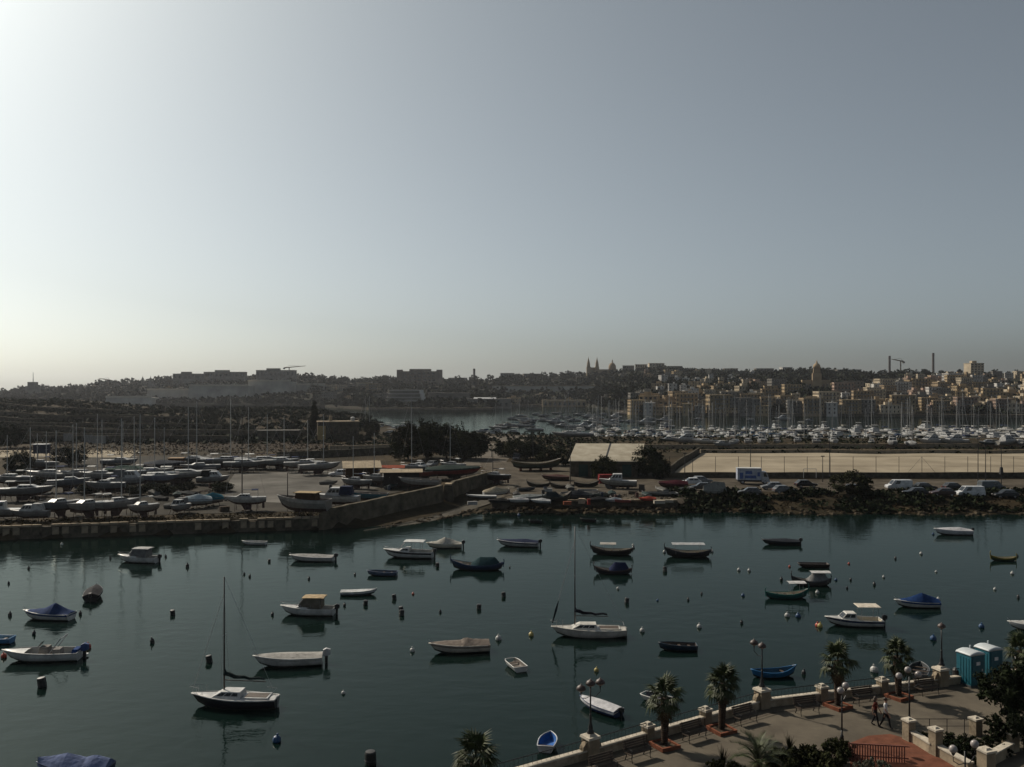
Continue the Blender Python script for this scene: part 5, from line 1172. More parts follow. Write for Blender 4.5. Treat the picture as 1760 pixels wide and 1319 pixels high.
def rocks(name, label, n_, region, size, m, seed):
    r = np.random.RandomState(seed); mb = MB()
    for k in range(n_):
        x, y = region(r); z = land_h(x, y); s = size*r.uniform(.4,1.6)
        q = MB().ball((0,0,0), s, 6, 4, .6); mb.add([(x+a*r.uniform(.8,1.25), y+b_*r.uniform(.8,1.25), max(z,-.1)+c*r.uniform(.8,1.25)+s*.1) for a, b_, c in q.v], q.f)
    return tag(mb.build(name, m), label, 'rocks', None, 'stuff')
rocks('shore_rocks', 'scattered stones and rubble along the shore', 420, lambda r: (lambda x: (x, interp(SHORE,x)+r.uniform(-.6,4)))(r.uniform(-20,118)), .38, mat('shore_stone', (.1,.08,.055), .95, .4, 1, rand=.1), 5)
# old walls, ruin and boards behind the yard
masonry_line('long pale-topped fort wall high on the scrub slope', ptsline((-300,470),(-178,455),10), 2.2, 1.0, limedark)
masonry_line('low fort wall above the sandy court', ptsline((-260,400),(-160,395),10), 2.5, 1.0, limedark)
masonry_line('terraced wall below the conifer on the slope', ptsline((-160,330),(-72,322),10), 2.6, .8, limedark)
masonry_line('low pale dry-stone wall along the dirt track', ptsline((-52,252),(-26,262),8), 1.8, .6, limestone)
masonry_line('dry-stone wall curving beside the parked cars', ptsline((-60,226),(-30,246),8), 1.9, .6, limedark)
x, y, z = gz(582, 757); t = thing('ruined_house', 'roofless stone house with tan corner beside the conifer', 'building', (x, y, z), .25)
MB().box(-7,7,0,8,-.5,6.2).build('wall', limedark, t); MB().box(-7.1,-4.4,-.25,0,-.5,5.0).build('corner_pier', mat('ochre_plaster', (.36,.27,.13), .9), t)
for x0 in (-3,-.2,2.6,5): MB().box(x0,x0+1.1,-.03,.02,2.2,4.2).build('window', glass, t)
MB().box(-7.2,7.2,-.1,8.1,6.2,6.5).build('parapet', limestone, t); MB().box(-3,-2,3,4,6.5,8.3).build('chimney', limestone, t); MB().lathe([(.7,0),(.75,1.2),(.1,1.5)], 8, (5,3,6.5)).build('water_tank', paint(LTGREY), t)
x, y, z = gz(478, 756); t = thing('field_hut', 'low flat stone hut with dark openings behind the dry field', 'hut', (x, y, z), .08)
MB().box(-7,7,0,4,-.4,3.0).build('wall', limedark, t); MB().box(-7.2,7.2,-.2,4.2,3.0,3.25).build('roof', concrete, t)
for x0 in (-4,-1,2.5): MB().box(x0,x0+1.3,-.03,.02,1.0,2.3).build('window', glass, t)
for i, (px, py, lab) in enumerate([(116,765,'small grey sign board on the slope nearest the court bush'),(152,768,'grey sign board beside the wide one on the slope'),(170,770,'wide grey sign board facing the yard')]):
    x, y, z = gz(px, py); t = thing('sign_board', lab, 'sign', (x, y, z)); w_ = 1.3 if i < 2 else 2.1
    MB().box(-w_,w_,-.06,.06,1.3,3.6).build('panel', paint((.26,.27,.27),.8), t)
    for s in (-.8,.8): MB().path([(s*w_,.1,-.2),(s*w_,.1,3.5)], .08, 5).build('post', iron, t)
x, y, z = gz(72, 803); t = thing('site_cabin', 'dark blue raised cabin with pale roof on frame legs', 'cabin', (x, y, z))
MB().box(-1.5,1.5,-1,1,3.2,5.2).build('cabin_body', paint((.03,.04,.07),.8), t); MB().box(-2.0,1.6,-1.2,1.2,5.2,5.35).build('roof', paint(LTGREY), t)
for sx in (-1.3,1.3):
    for sy in (-.8,.8): MB().path([(sx*1.2,sy*1.2,0),(sx,sy,3.2)], .08, 5).build('leg', propm, t)

# clutter of the yard: pallets, drums, trailers, small covered tenders
r3 = random.Random(21)
def clutter(kind, px, py, wh='between the yard boats', gp='in the yard'):
    x, y, z = gz(px, py); rz = r3.uniform(0,3.1)
    if kind == 'pallet':
        t = thing('pallet_stack', 'dark wooden pallet stack lying '+wh, 'pallets', (x,y,z), rz, 'pallet stacks '+gp)
        for k in range(5):
            for j in range(4): MB().box(-.7,.7,-.55+.3*j,-.35+.3*j,.05+.16*k,.12+.16*k).build('board', oldwood, t)
        for j in (-.6,0,.6): MB().box(j-.06,j+.06,-.54,.54,0,.72).build('bearer', propm, t)
    elif kind == 'drum':
        t = thing('fuel_drum', 'dark rusty fuel drum standing '+wh, 'drum', (x,y,z), rz, 'fuel drums '+gp)
        MB().lathe([(.29,0),(.3,.02),(.3,.28),(.32,.3),(.3,.32),(.3,.58),(.32,.6),(.3,.62),(.3,.88),(.28,.9),(.26,.87),(.02,.87)], 12).build('drum_body', paint(r3.choice([(.03,.05,.09),(.1,.03,.02),(.05,.05,.05)]),.7), t); MB().lathe([(.05,.87),(.05,.91)], 6, (.15,0,0)).build('bung', iron, t)
    elif kind == 'trailer':
        t = thing('boat_trailer', 'empty steel boat trailer parked '+wh, 'trailer', (x,y,z), rz, 'boat trailers '+gp)
        f = MB()
        for s in (-1,1): f.path([(-2,s*.7,.5),(1,s*.7,.5),(2.4,0,.5)], .05, 4)
        for q in (-1.8,-.6,.7): f.path([(q,-.7,.5),(q,.7,.5)], .05, 4)
        f.build('trailer_frame', propm, t)
        for s in (-1,1): o = obj('wheel', tyre, t, (-.4,s*.85,.31)); obj('rim', rim, o)
        MB().path([(2.3,0,0),(2.3,0,.6)], .04, 5).build('jockey_leg', iron, t)
    else:
        cn = r3.choice(['black','dark grey','dark green','pale grey']); hn = r3.choice(['black','grey','white'])
        covered('small %s-hulled tender under a %s cover lying %s' % (hn, cn, wh), 0, 0, r3.uniform(2.8,4.2), math.degrees(rz), {'black':BLACK,'grey':(.1,.1,.1),'white':(.25,.25,.24)}[hn], {'black':(.03,.035,.04),'dark grey':(.06,.06,.06),'dark green':(.03,.05,.05),'pale grey':(.15,.15,.14)}[cn], loc=(x,y,z+.12), group='covered tenders '+gp, name='tender')
for i in range(52):
    px, py = r3.uniform(5,400), r3.uniform(802,880)
    clutter(r3.choice(['pallet','drum','drum','trailer','tender','tender','tender']), px, py)
for i in range(14): clutter(r3.choice(['pallet','drum','tender','tender']), r3.uniform(560,800), r3.uniform(820,846))
for i, (px, py) in enumerate([(235,852),(262,848),(285,850),(320,846),(200,846),(380,846),(60,838),(150,850)]):
    x, y, z = gz(px, py); tree('dark weed bush sprawling between the rows of yard boats', (x,y,z), 3.6+.3*(i%3), 1.9, i, 'weed bushes in the yard', leafA, 'weed_bush', 'bush')
for i in range(34): clutter(r3.choice(['pallet','drum','drum','trailer','tender','tender']), r3.uniform(865,1150), r3.choice([r3.uniform(858,867), r3.uniform(838,858)]), 'among the quay fishing boats', 'on the middle quay')
# low rubble walls stepping up the slope
for i, (a, b, hh) in enumerate([((-210,300),(-95,296),2.2),((-240,318),(-120,312),2.0),((-270,345),(-150,338),2.4),((-255,372),(-120,366),2.0),((-300,430),(-150,420),2.2)]):
    masonry_line('rubble terrace wall, %s step up the scrub slope' % ('first','second','third','fourth','fifth')[i], ptsline(a, b, 10), hh, .8, limedark)

# ------------------------------------------------------------------ marina behind the island
def yacht_proto(name):
    t = thing(name, '', 'sailboat'); L = 11.5; h = Hull(L, 3.5, 1.15, .3, 'sail', .12, 11)
    h.shell(MB()).build('hull', [paint((.5,.5,.5)), paint((.42,.42,.42))], t, True); h.deck(0,1,-.02,.04).build('deck', paint((.25,.245,.23)), t, True)
    cabin(t, -1.0, 3.0, 1.2, 1.3, 1.85, 1.3, .1, .9, paint((.36,.36,.35)), 3, False)
    MB().path([(1.3,0,1.5),(1.3,0,16)], [.13,.09], 5).build('mast', mat('far_mast', (.3,.3,.29), .5), t); MB().path([(1.25,0,2.7),(-3.6,0,2.6)], [.2,.14], 6).build('boom', canvas(NAVY), t)
    MB().path([(1.3,-1.0,8.8),(1.3,1.0,8.8)], .03, 4).path([(1.3,-.7,12.2),(1.3,.7,12.2)], .03, 4).build('spreaders', alu, t)
    MB().path([(5.6,0,1.5),(1.35,0,15.4)], .035, 4).build('forestay', steel, t); MB().path([(-5.7,0,1.2),(1.3,0,16)], .02, 3).build('backstay', steel, t)
    MB().box(-3.4,-.9,-1.25,1.25,2.5,2.9,ix=.3,iy=.25).build('sun_awning', canvas(LTGREY), t); 
    for s in (-1,1): MB().path([(-2.2,s*1.1,1.2),(-2.2,s*1.1,2.55)], .03, 4).build('awning_post', steel, t)
    return t
def motor_proto():
    t = thing('motor_yacht', '', 'motor yacht'); L = 11; h = Hull(L, 3.6, 1.3, .3, 'run', .14, 11)
    h.shell(MB()).build('hull', [paint((.36,.36,.355)), paint((.36,.36,.355))], t, True); h.deck(0,1,-.02,.04).build('deck', paint((.36,.36,.355)), t, True)
    o = cabin(t, -2.6, 3.2, 1.45, 1.5, 2.8, 2.2, .2, 1.2, paint((.36,.36,.355)), 3, True, 'saloon')
    cabin(t, -2.0, 1.0, 1.15, 2.8, 3.4, .8, .2, 1.0, paint((.36,.36,.355)), 1, True, 'flybridge')
    fr = MB()
    for s in (-1,1): fr.path([(-2.2,s*1.1,2.8),(-2.7,s*1.05,4.3)], .07, 5)
    fr.path([(-2.7,-1.05,4.3),(-2.7,1.05,4.3)], .07, 5); fr.build('radar_arch', paint((.36,.36,.355)), t)
    MB().box(-2.9,.4,-1.2,1.2,4.35,4.42).build('bimini', canvas((.35,.35,.34)), t); MB().path([(-2.7,0,4.4),(-2.7,0,6.2)], .03, 4).build('aerial', steel, t)
    return t
def small_proto():
    t = thing('small_cruiser', '', 'boat'); L = 6.8; h = Hull(L, 2.4, .9, .2, 'run', .14, 9)
    h.shell(MB()).build('hull', [paint((.36,.36,.355)), paint((.36,.36,.355))], t, True); h.deck(0,1,-.02,.04).build('deck', paint((.3,.3,.29)), t, True)
    cabin(t, -.9, 2.0, .9, 1.0, 1.8, 1.1, .1, .75, paint((.36,.36,.355)), 2, True); MB().box(-2.8,-.7,-.9,.9,1.1,1.9,ix=.2,iy=.15).build('canopy', canvas(NAVY), t); return t
YP, MP, SP = yacht_proto('moored_yacht'), motor_proto(), small_proto(); cnt = {'y':0,'m':0,'s':0}
HC = [(.5,.5,.5),(.5,.5,.5),(.45,.45,.46),(.3,.32,.35),(.03,.045,.09),(.5,.48,.43),(.06,.1,.1)]
CNAME = {(.5,.5,.5):'white',(.45,.45,.46):'off-white',(.3,.32,.35):'grey',(.03,.045,.09):'navy',(.5,.48,.43):'cream',(.06,.1,.1):'dark green'}
COVN = {NAVY:'navy',LTGREY:'pale grey',(.45,.45,.44):'white',TAUPE:'taupe',(.03,.08,.15):'blue',(.4,.38,.33):'beige'}
def mar(kind, x, y, rz, s, label, group, z=0.0, hc=None, sm=1.0):
    p = {'y':YP,'m':MP,'s':SP}[kind]; o = place(p, cnt[kind], (x, y, z), R(rz), s if isinstance(s, tuple) else (s, s, s*sm), label, group); cnt[kind] += 1
    hcc = hc or rnd.choice(HC); cv = rnd.choice(list(COVN))
    recolour(o, ('hull',), paint(tuple(q*.6 for q in hcc))); recolour(o, ('boom','canopy','sun_awning'), canvas(tuple(q*.7 for q in cv)))
    if '%' in label: o['label'] = label % ((CNAME[hcc], COVN[cv]) if kind != 'm' else CNAME[hcc])
    return o
GL = {'y':'%s-hulled yacht with %s boom cover', 'm':'%s-hulled motor yacht', 's':'%s-hulled small cruiser with %s canopy'}
GG = {'y':'yachts moored in the marina', 'm':'motor yachts moored in the marina', 's':'small cruisers moored in the marina'}
pont = mat('pontoon_deck', (.2,.17,.13), .9, .2, .8)
def pontoon(label, a, b, w_=2.2):
    L = math.hypot(b[0]-a[0], b[1]-a[1]); t = thing('pontoon', label, 'pontoon', (a[0], a[1], 0), math.atan2(b[1]-a[1], b[0]-a[0]))
    MB().box(0,L,-w_/2,w_/2,.35,.55).build('deck', pont, t)
    nf_ = int(L/8)
    fm = MB().box(-1.2,1.2,-w_*.45,w_*.45,-.2,.35).mesh('float', concrete)
    for k in range(nf_+1): obj('float', fm, t, (L*k/max(1,nf_),0,0))
    return t
ROWS = [((18,350),(205,343),'front'),((24,382),(222,376),'second'),((38,418),(245,412),'third')]
for a, b, nm in ROWS:
    pontoon('long wooden pontoon, %s of the marina rows counted from the pitch' % nm, a, b)
    L = math.hypot(b[0]-a[0], b[1]-a[1]); k = int(L/(6.0 if nm == 'front' else 7.5))
    for i in range(k):
        u = (i+.5)/k
        for s in (-1, 1):
            if rnd.random() < .12: continue
            x = a[0]+(b[0]-a[0])*u; y = a[1]+(b[1]-a[1])*u; r = rnd.random()
            kind = 'y' if r < (.5 if nm == 'front' else .6) else ('m' if r < .8 else 's')
            off = {'y':7.2,'m':6.8,'s':4.6}[kind]
            mar(kind, x+rnd.uniform(-.5,.5), y+s*off, (90 if s > 0 else 270)+rnd.uniform(-6,6)+(180 if rnd.random() < .4 else 0), rnd.uniform(.85,1.08), GL[kind]+' on the %s side of %s pontoon' % ('far' if s > 0 else 'near', nm), GG[kind], sm=rnd.uniform(.82,1.12) if kind == 'y' else 1)
# boats stored ashore behind the pitch
for i, (px, py, kind, rz) in enumerate([(1262,769,'y',60),(1285,768,'s',240),(1310,768,'m',250),(1335,768,'s',245),(1370,766,'s',240),(1402,768,'s',235),(1432,766,'y',80),(1498,769,'s',248),(1534,771,'m',250),(1566,772,'y',262),(1600,768,'m',200),(1640,768,'m',190),(1700,770,'s',170),(1732,770,'m',20),(1755,771,'s',250),(1215,768,'y',170),(1180,766,'m',175),(1150,764,'s',180),(1240,772,'s',200)]):
    x, y, z = gz(px, py); zo = 1.1
    mar(kind, x, y, rz, .8 if kind != 'y' else .75, {'y':'masted yacht stored ashore on props behind the pitch','m':'motor yacht stored ashore on props behind the pitch','s':'small cruiser stored ashore on props behind the pitch'}[kind], {'y':'yachts stored ashore','m':'motor yachts stored ashore','s':'small cruisers stored ashore'}[kind], land_h(x,y)+zo)
    cradle(x, y, land_h(x,y)+.02, 6.5, 2.6, zo, rz, 'steel prop stands under a boat stored behind the pitch', 'prop stands behind the pitch')
# old white schooner hull by the store
x, y, z = G(985,762,1.5); o = mar('y', x, y, 176, 1.25, 'large pale two-masted yacht ashore behind the store', None, land_h(x,y)+1.3, (.3,.3,.29), .8)
# boats at anchor and along the far quays
ANCH = [(893,722,'s',180),(912,727,'s',175),(930,716,'s',180),(955,728,'m',178),(962,718,'s',170),(975,720,'s',185),(985,724,'y',180),(940,722,'y',178),(918,740,'y',176),(968,733,'y',180),(1010,718,'m',180),(1055,725,'s',180),(1082,726,'s',180),(1110,729,'m',182),(1142,725,'m',176),(1120,722,'s',178),(1145,735,'m',180),(880,721,'s',175),(1200,722,'s',180),(1345,722,'m',180),(1390,724,'s',180),(1290,723,'s',175)]
r7 = random.Random(77)
ANCH += [(r7.uniform(850,1070), r7.uniform(711,738), r7.choice('yyssm'), 180+r7.uniform(-25,25)) for _ in range(34)]
for px, py, kind, rz in ANCH:
    x, y, z = G(px, py, 0); mar(kind, x, y, rz, rnd.uniform(.75,1.0) if kind != 'y' else .8, {'y':'lone yacht at anchor in the far basin','m':'motor yacht at anchor in the far basin','s':'small boat at anchor in the far basin'}[kind], {'y':'yachts at anchor','m':'motor yachts at anchor','s':'small boats at anchor'}[kind])
for i, (px, py, kind) in enumerate([(632,741,'y'),(640,742,'y'),(618,745,'s'),(650,744,'m'),(664,742,'m'),(660,750,'s'),(676,746,'m'),(690,742,'m'),(700,748,'s'),(648,752,'s'),(668,754,'m'),(712,742,'y'),(840,748,'s'),(852,750,'m'),(866,752,'s'),(880,752,'m'),(830,744,'s')]):
    x, y, z = G(px, py, 0); mar(kind, x, y, 170+rnd.uniform(-15,15), .95 if kind != 'y' else 1.05, {'y':'tall-masted yacht in the basin left of the tree clump','m':'bright motor yacht in the basin behind the tree clump','s':'small bright boat in the basin behind the tree clump'}[kind], {'y':'yachts behind the tree clump','m':'motor yachts behind the tree clump','s':'small boats behind the tree clump'}[kind])
x, y, z = G(1688,716,0); mar('m', x, y, 182, (2.2,1.6,1.6), 'large navy-hulled motor yacht alongside the far quay', None, 0, (.02,.025,.06))
x, y, z = G(1600,715,0); mar('m', x, y, 184, 1.5, 'large white motor yacht with raked bow alongside the far quay', None, 0, WHITE)

# ------------------------------------------------------------------ far shore: hills, town, church, bastions
FSH = [(-900,900),(300,1000),(560,900),(640,790),(850,800),(870,960),(1010,930),(1065,700),(1100,660),(1200,640),(1500,625),(1760,600),(2800,560)]
SKY = [(-900,684),(-300,680),(0,676),(100,669),(180,661),(250,657),(320,651),(420,646),(520,646),(600,655),(690,652),(780,655),(860,652),(930,648),(1000,644),(1060,640),(1130,632),(1200,637),(1300,641),(1400,638),(1500,643),(1600,641),(1700,645),(1760,640),(2000,640),(2800,660)]
def ridge_y(px): return 1500.0 if px < 1000 else max(1150.0, 1500-(px-1000)*.7)
def far_h(px, q):
    Y0, Y1 = interp(FSH, px), ridge_y(px); Zr = H-(interp(SKY, px)-HY)/F*Y1
    return 1.6+(Zr-1.6)*max(0, q)**.85 if q <= 1 else Zr-(q-1)*30
def far_pt(px, q):
    Y0, Y1 = interp(FSH, px), ridge_y(px); Y = Y0+(Y1-Y0)*q; return ((px-CX)*Y/F, Y, far_h(px, q))
hillm = mat('hill_ground', (.026,.025,.017), .95, .4, .012, c2=(.016,.016,.011))
cols = list(range(-900, 2801, 20)); qs = [-.004,0]+[i/16 for i in range(1, 17)]+[1.15,1.5]
vs = []
for q in qs:
    for px in cols:
        x, y, z = far_pt(px, max(q, 0)); 
        if q < 0: z = -1.3
        if 0 < q < 1.01: z += 2.0*nz(x*.012, y*.012)*min(1, q*6)
        vs.append((x, y, z))
k = len(cols); fs = [(j*k+i, j*k+i+1, (j+1)*k+i+1, (j+1)*k+i) for j in range(len(qs)-1) for i in range(k-1)]
mb = MB().add(vs, fs); structure('far_hills', mb, hillm, True)
def solve_q(px, py):                     # where a ray through (px, py) meets the far hill
    best = 0
    for i in range(400):
        q = i/400; x, y, z = far_pt(px, q)
        if HY+(H-z)/y*F <= py: return q
    return 1.0
FCOL = {'ochre':(.37,.285,.18), 'cream':(.46,.39,.29), 'grey':(.26,.245,.22), 'white':(.55,.53,.5), 'tan':(.34,.26,.17), 'pink':(.34,.25,.2)}
FM = {k_: mat('facade_'+k_, c, .9, .18, .12, rand=.15) for k_, c in FCOL.items()}
def house_proto(name, w_, d_, h, storeys, bays, kind):
    t = thing(name, '', 'house')
    MB().box(-w_/2,w_/2,-d_/2,d_/2,-6,h).build('wall', FM['cream'], t)
    MB().box(-w_/2-.15,w_/2+.15,-d_/2-.15,d_/2+.15,h,h+.35).build('parapet', FM['cream'], t)
    wn = MB(); sh = h/storeys
    for s in range(storeys):
        for b_ in range(bays):
            x = -w_/2+w_*(b_+.5)/bays; z0 = s*sh+sh*.25; wn.box(x-.5,x+.5,-d_/2-.06,-d_/2+.02,z0,z0+sh*.52)
            y = -d_/2+d_*(b_+.5)/bays; wn.box(-w_/2-.06,-w_/2+.02,y-.5,y+.5,z0,z0+sh*.52)
            wn.box(w_/2-.02,w_/2+.06,y-.5,y+.5,z0,z0+sh*.52)
    o = wn.build('window_openings', glass, t); o['kind'] = 'stuff'
    if kind % 3 == 0: MB().box(-w_*.2,w_*.15,-d_*.1,d_*.3,h+.35,h+2.6).build('roof_room', FM['cream'], t)
    if kind % 3 == 1:
        for s in range(1, storeys): MB().box(-w_*.3,w_*.3,-d_/2-1.0,-d_/2-.0,s*sh-.1,s*sh+.9).build('balcony', FM['grey'], t)
    if kind % 3 == 2: MB().lathe([(.6,0),(.6,1.3),(.05,1.5)], 8, (w_*.2,0,h+.3)).build('water_tank', paint(LTGREY), t)
    return t
HP = [house_proto('town_house', 9,9,7.5,2,3,0), house_proto('town_house', 12,10,10.5,3,4,1), house_proto('town_house', 8,10,9,3,2,2), house_proto('town_house', 16,11,7,2,5,0), house_proto('apartment_block', 18,12,14,4,6,1)]
hu = [0]*5
def house(px, py, k, c, rz, s=1.0, label=None, group=None):
    q = solve_q(px, py); x, y, z = far_pt(px, q); 
    lab = label and '%s %s' % (('two-storey','three-storey balconied','slim three-storey','broad two-storey','tall four-storey')[k], label)
    o = place(HP[k], hu[k], (x, y, z-.3), rz, s, lab, group); hu[k] += 1
    o['category'] = 'house' if k < 4 else 'building'
    recolour(o, ('wall','parapet','roof_room'), FM[c]); return o
# dense town on the right slope, rows from the quay up
def town(x0, x1, rows, dens, cw, lab, grp, rot=(-.5,.25), kk=(0,1,2,3,4)):
    for py in rows:
        px = x0+rnd.uniform(0,10)
        while px < x1:
            c = rnd.choices(list(FCOL), cw)[0]; k = rnd.choice(kk); s = rnd.uniform(.6,.95)
            if rnd.random() < dens: house(px, py+rnd.uniform(-2,2), k, c, rnd.uniform(*rot), s, lab % c, grp)
            px += rnd.uniform(13,24)
town(1480, 1950, (709,697,684,672), .92, (4,4,2,2,3,1), '%s block in the dense town under the chimneys', 'dense town houses')
town(1500, 1790, (703,690,678,666), .75, (4,4,2,2,3,1), '%s block in the dense town under the chimneys', 'dense town houses')
town(1560, 1950, (660,652), .9, (4,5,1,2,2,1), '%s block in the dense town under the chimneys', 'dense town houses')
town(1300, 1480, (712,703,693,682,672), .88, (3,2,4,.6,3,1), '%s house below and beside the domed ochre church', 'far shore houses')
town(1090, 1300, (712,703,694,685), .9, (3,2,5,1.2,3,1), '%s house by the old quay', 'old quay houses')
town(1130, 1320, (676,668,660), .8, (2,3,2,5,1,1), '%s house climbing the hill above the old quay', 'hill houses', kk=(0,2,3))
town(1060, 1300, (652,644), .3, (1,3,3,3,2,1), '%s house scattered near the ridge', 'ridge houses', kk=(0,2,3))
town(880, 1060, (694,688), .3, (1,2,5,1,2,0), '%s low store on the far quay between church and terraces', 'far quay stores', kk=(0,3))
town(560, 680, (690,676), .35, (0,1,6,0,3,0), '%s block on the dark slope left of the hotel', 'dark slope blocks', kk=(1,3,4))
town(120, 300, (676,668), .25, (0,1,6,0,2,0), '%s low house on the hazy skyline left of the bastions', 'hazy skyline houses', kk=(0,3))
# --- landmark buildings
def far_at(px, py): q = solve_q(px, py); return far_pt(px, q)
def mass(t, name, x0, x1, y0, y1, z0, z1, m, ix=0, iy=0): return MB().box(x0,x1,y0,y1,z0,z1,ix=ix,iy=iy).build(name, m, t)
def at_m(px0, px1, Y): return (px1-px0)*Y/F
# bastions of the fortified town
for i, (px0, px1, pt, pb, Y, lab) in enumerate([(318,428,664,702,1010,'broad grey bastion wall with pale top edge on the left skyline'),(422,500,656,700,1030,'tall projecting bastion corner of the fortified skyline'),(492,560,662,700,1060,'receding bastion wall below the flat office block'),(250,325,671,690,1040,'low outer bastion wall left of the broad one'),(180,260,684,692,980,'long low outwork wall with pale coping on the hazy left')]):
    w_ = at_m(px0, px1, Y); zt = H-(pt-HY)/F*Y; zb = H-(pb-HY)/F*Y
    t = thing('bastion_wall', lab, 'fortification', ((px0+px1)/2*Y/F-CX*Y/F, Y, zb-6), R(-4+3*i))
    mass(t, 'wall', -w_/2, w_/2, 0, 40, 0, zt-zb+6, mat('bastion_stone', (.44,.42,.38), .95, .2, .05), 2.0, 3.0); mass(t, 'parapet', -w_/2+1.5, w_/2-1.5, 2.4, 5, zt-zb+6, zt-zb+8.0, copm)
def block(lab, px0, px1, pt, pb, Y, m, cat='building', storeys=4, bays=8, rz=0.0, name='office_block', top=True):
    w_ = at_m(px0, px1, Y); zt = H-(pt-HY)/F*Y; zb = H-(pb-HY)/F*Y; h = zt-zb
    t = thing(name, lab, cat, ((px0+px1)/2*Y/F-CX*Y/F, Y, zb), rz)
    mass(t, 'wall', -w_/2, w_/2, 0, 14, -8, h, m); mass(t, 'cornice', -w_/2-.3, w_/2+.3, -.3, 14.3, h, h+.5, m)
    sh = h/storeys
    for s in range(storeys):
        for b_ in range(bays):
            x = -w_/2+w_*(b_+.5)/bays; MB().box(x-w_/bays*.28,x+w_/bays*.28,-.08,.02,s*sh+sh*.25,s*sh+sh*.78).build('window', glass, t)
    if top: mass(t, 'roof_room', -w_*.25, w_*.1, 4, 9, h+.5, h+3.2, m)
    return t
gm = FM['grey']
block('flat-topped office block on the skyline under the crane', 440, 506, 637, 660, 1300, gm, storeys=2, bays=9)
block('long low block with stepped roof on the left skyline', 297, 346, 643, 664, 1300, gm, storeys=2, bays=6)
block('long grey block right of the stepped one on the skyline', 350, 420, 640, 660, 1320, gm, storeys=2, bays=8)
t = block('great dark hotel block standing square on the skyline', 685, 757, 639, 662, 1250, mat('hotel_stone', (.2,.16,.13), .9, .2, .1), storeys=4, bays=9, name='grand_hotel')
for s in (-28,28): mass(t, 'corner_tower', s-4, s+4, -1, 6, 0, 21.5, MC['hotel_stone']); 
mass(t, 'attic', -14, 16, 1, 8, 19.6, 22.5, MC['hotel_stone'])
# terraced waterfront building; sunlight on its stepped end is painted in as near-white
w_ = 44; Y = 830; t = thing('terraced_building', 'stepped terraced waterfront building with its sunlit end painted bright', 'building', ((695-CX)*Y/F, Y, 1.5), .05)
for s in range(5):
    mass(t, 'storey', -20+s*1.5, 19-s*1.0, s*2.0, 22, s*3.3, s*3.3+2.5, FM['grey']); mass(t, 'floor_slab', -20.5+s*1.5, 19.5-s*1.0, s*2.0-1.4, 22, s*3.3+2.5, s*3.3+3.3, mat('slab_pale', (.4,.39,.37), .9))
for s in range(5): MB().obox((19.6-s*1.0, s*2.0, s*3.3+1.7), 1.6, 5, 3.3, -.5).build('lit_end_step', paint((.62,.6,.56),.8), t)
t = thing('terraced_building', 'second stepped terraced block right of the bright-painted sunlit end', 'building', ((770-CX)*860/F, 860, 1.5), -.03)
for s in range(4): mass(t, 'storey', -20, 20, s*2.0, 20, s*3.4, s*3.4+2.5, FM['grey']); mass(t, 'floor_slab', -20.5, 20.5, s*2.0-1.2, 20, s*3.4+2.5, s*3.4+3.4, concrete)
t = thing('warehouse', 'long quay warehouse with a bright white roof', 'building', ((835-CX)*850/F, 850, 1.5), 0); mass(t, 'wall', -22, 24, 0, 14, -2, 8, FM['grey']); mass(t, 'roof', -12, 10, -.3, 12, 8, 9.2, paint((.6,.6,.6),.5), .5, 3); 
for k in range(9): MB().box(-20+4.8*k,-17.5+4.8*k,-.06,.02,.5,4).build('door', glass, t)
t = thing('quay_sheds', 'row of arched boat sheds on the far quay below the church', 'building', ((975-CX)*925/F, 925, 1.5), 0); mass(t, 'wall', -26, 26, 0, 8, -2, 5, FM['tan'])
for k in range(10): MB().box(-24+5*k,-21.5+5*k,-.06,.02,0,3.2).build('arch_opening', glass, t)
mass(t, 'parapet', -26.3, 26.3, -.2, 8.2, 5, 5.6, FM['cream'])
masonry_far = thing('sea_wall', 'long pale sea wall terrace under the ridge town', 'wall', ((930-CX)*1090/F, 1090, 12), 0); mass(masonry_far, 'wall', -60, 125, 0, 6, -14, 9.5, mat('bastion_stone', (.16,.15,.13), .95)); mass(masonry_far, 'coping', -60.5, 125.5, -.4, 6.4, 9.5, 10.6, limestone)
# the stone quay front of the far shore
t = thing('far_quay', 'pale stone quay edge running along the far shore town', 'quay', (0,0,0)); rr = []
for px in range(1062, 1800, 20): x, y, z = far_pt(px, 0); rr.append([(x,y-4,-.6),(x,y-4,2.0),(x,y+3,2.1),(x,y+3,-.6)])
MB().loft(rr).build('quay_front', limedark, t)
# promontory house and tower at the old quay
block('ochre house standing out at the tip of the old quay', 1098, 1130, 681, 712, 670, FM['ochre'], 'house', 4, 4, -.3, 'quay_house')
block('pale ochre arcaded house beside the old quay tip', 1132, 1180, 690, 712, 668, FM['tan'], 'house', 3, 6, -.1, 'quay_house')
# twin-spired church on the ridge
x, y, z = far_at(1025, 646); t = thing('twin_spired_church', 'twin-spired church with dome on the distant ridge', 'church', (x, y, z-2), 0); cs = FM['tan']
mass(t, 'nave', -12, 32, 0, 14, -6, 12, cs); mass(t, 'pediment', -11, -1, -.4, 0, 12, 15, cs)
for xx in (-12.5, 1.0):
    o = mass(t, 'tower', xx-3.2, xx+3.2, -3, 3.4, -6, 16, cs); MB().box(xx-2.6,xx+2.6,-2.6,2.8,16,20,ix=.3,iy=.3).build('belfry', cs, t); MB().lathe([(2.5,0),(2.2,2.5),(1.0,7),(.3,10),(.1,12)], 8, (xx,0,20)).build('spire', cs, t)
MB().lathe([(6,12),(6,15.5),(5.6,18),(4,21),(1.5,22.8),(1.0,23),(1.0,25.5),(.1,28)], 14, (26,7,0)).build('dome', cs, t, True)
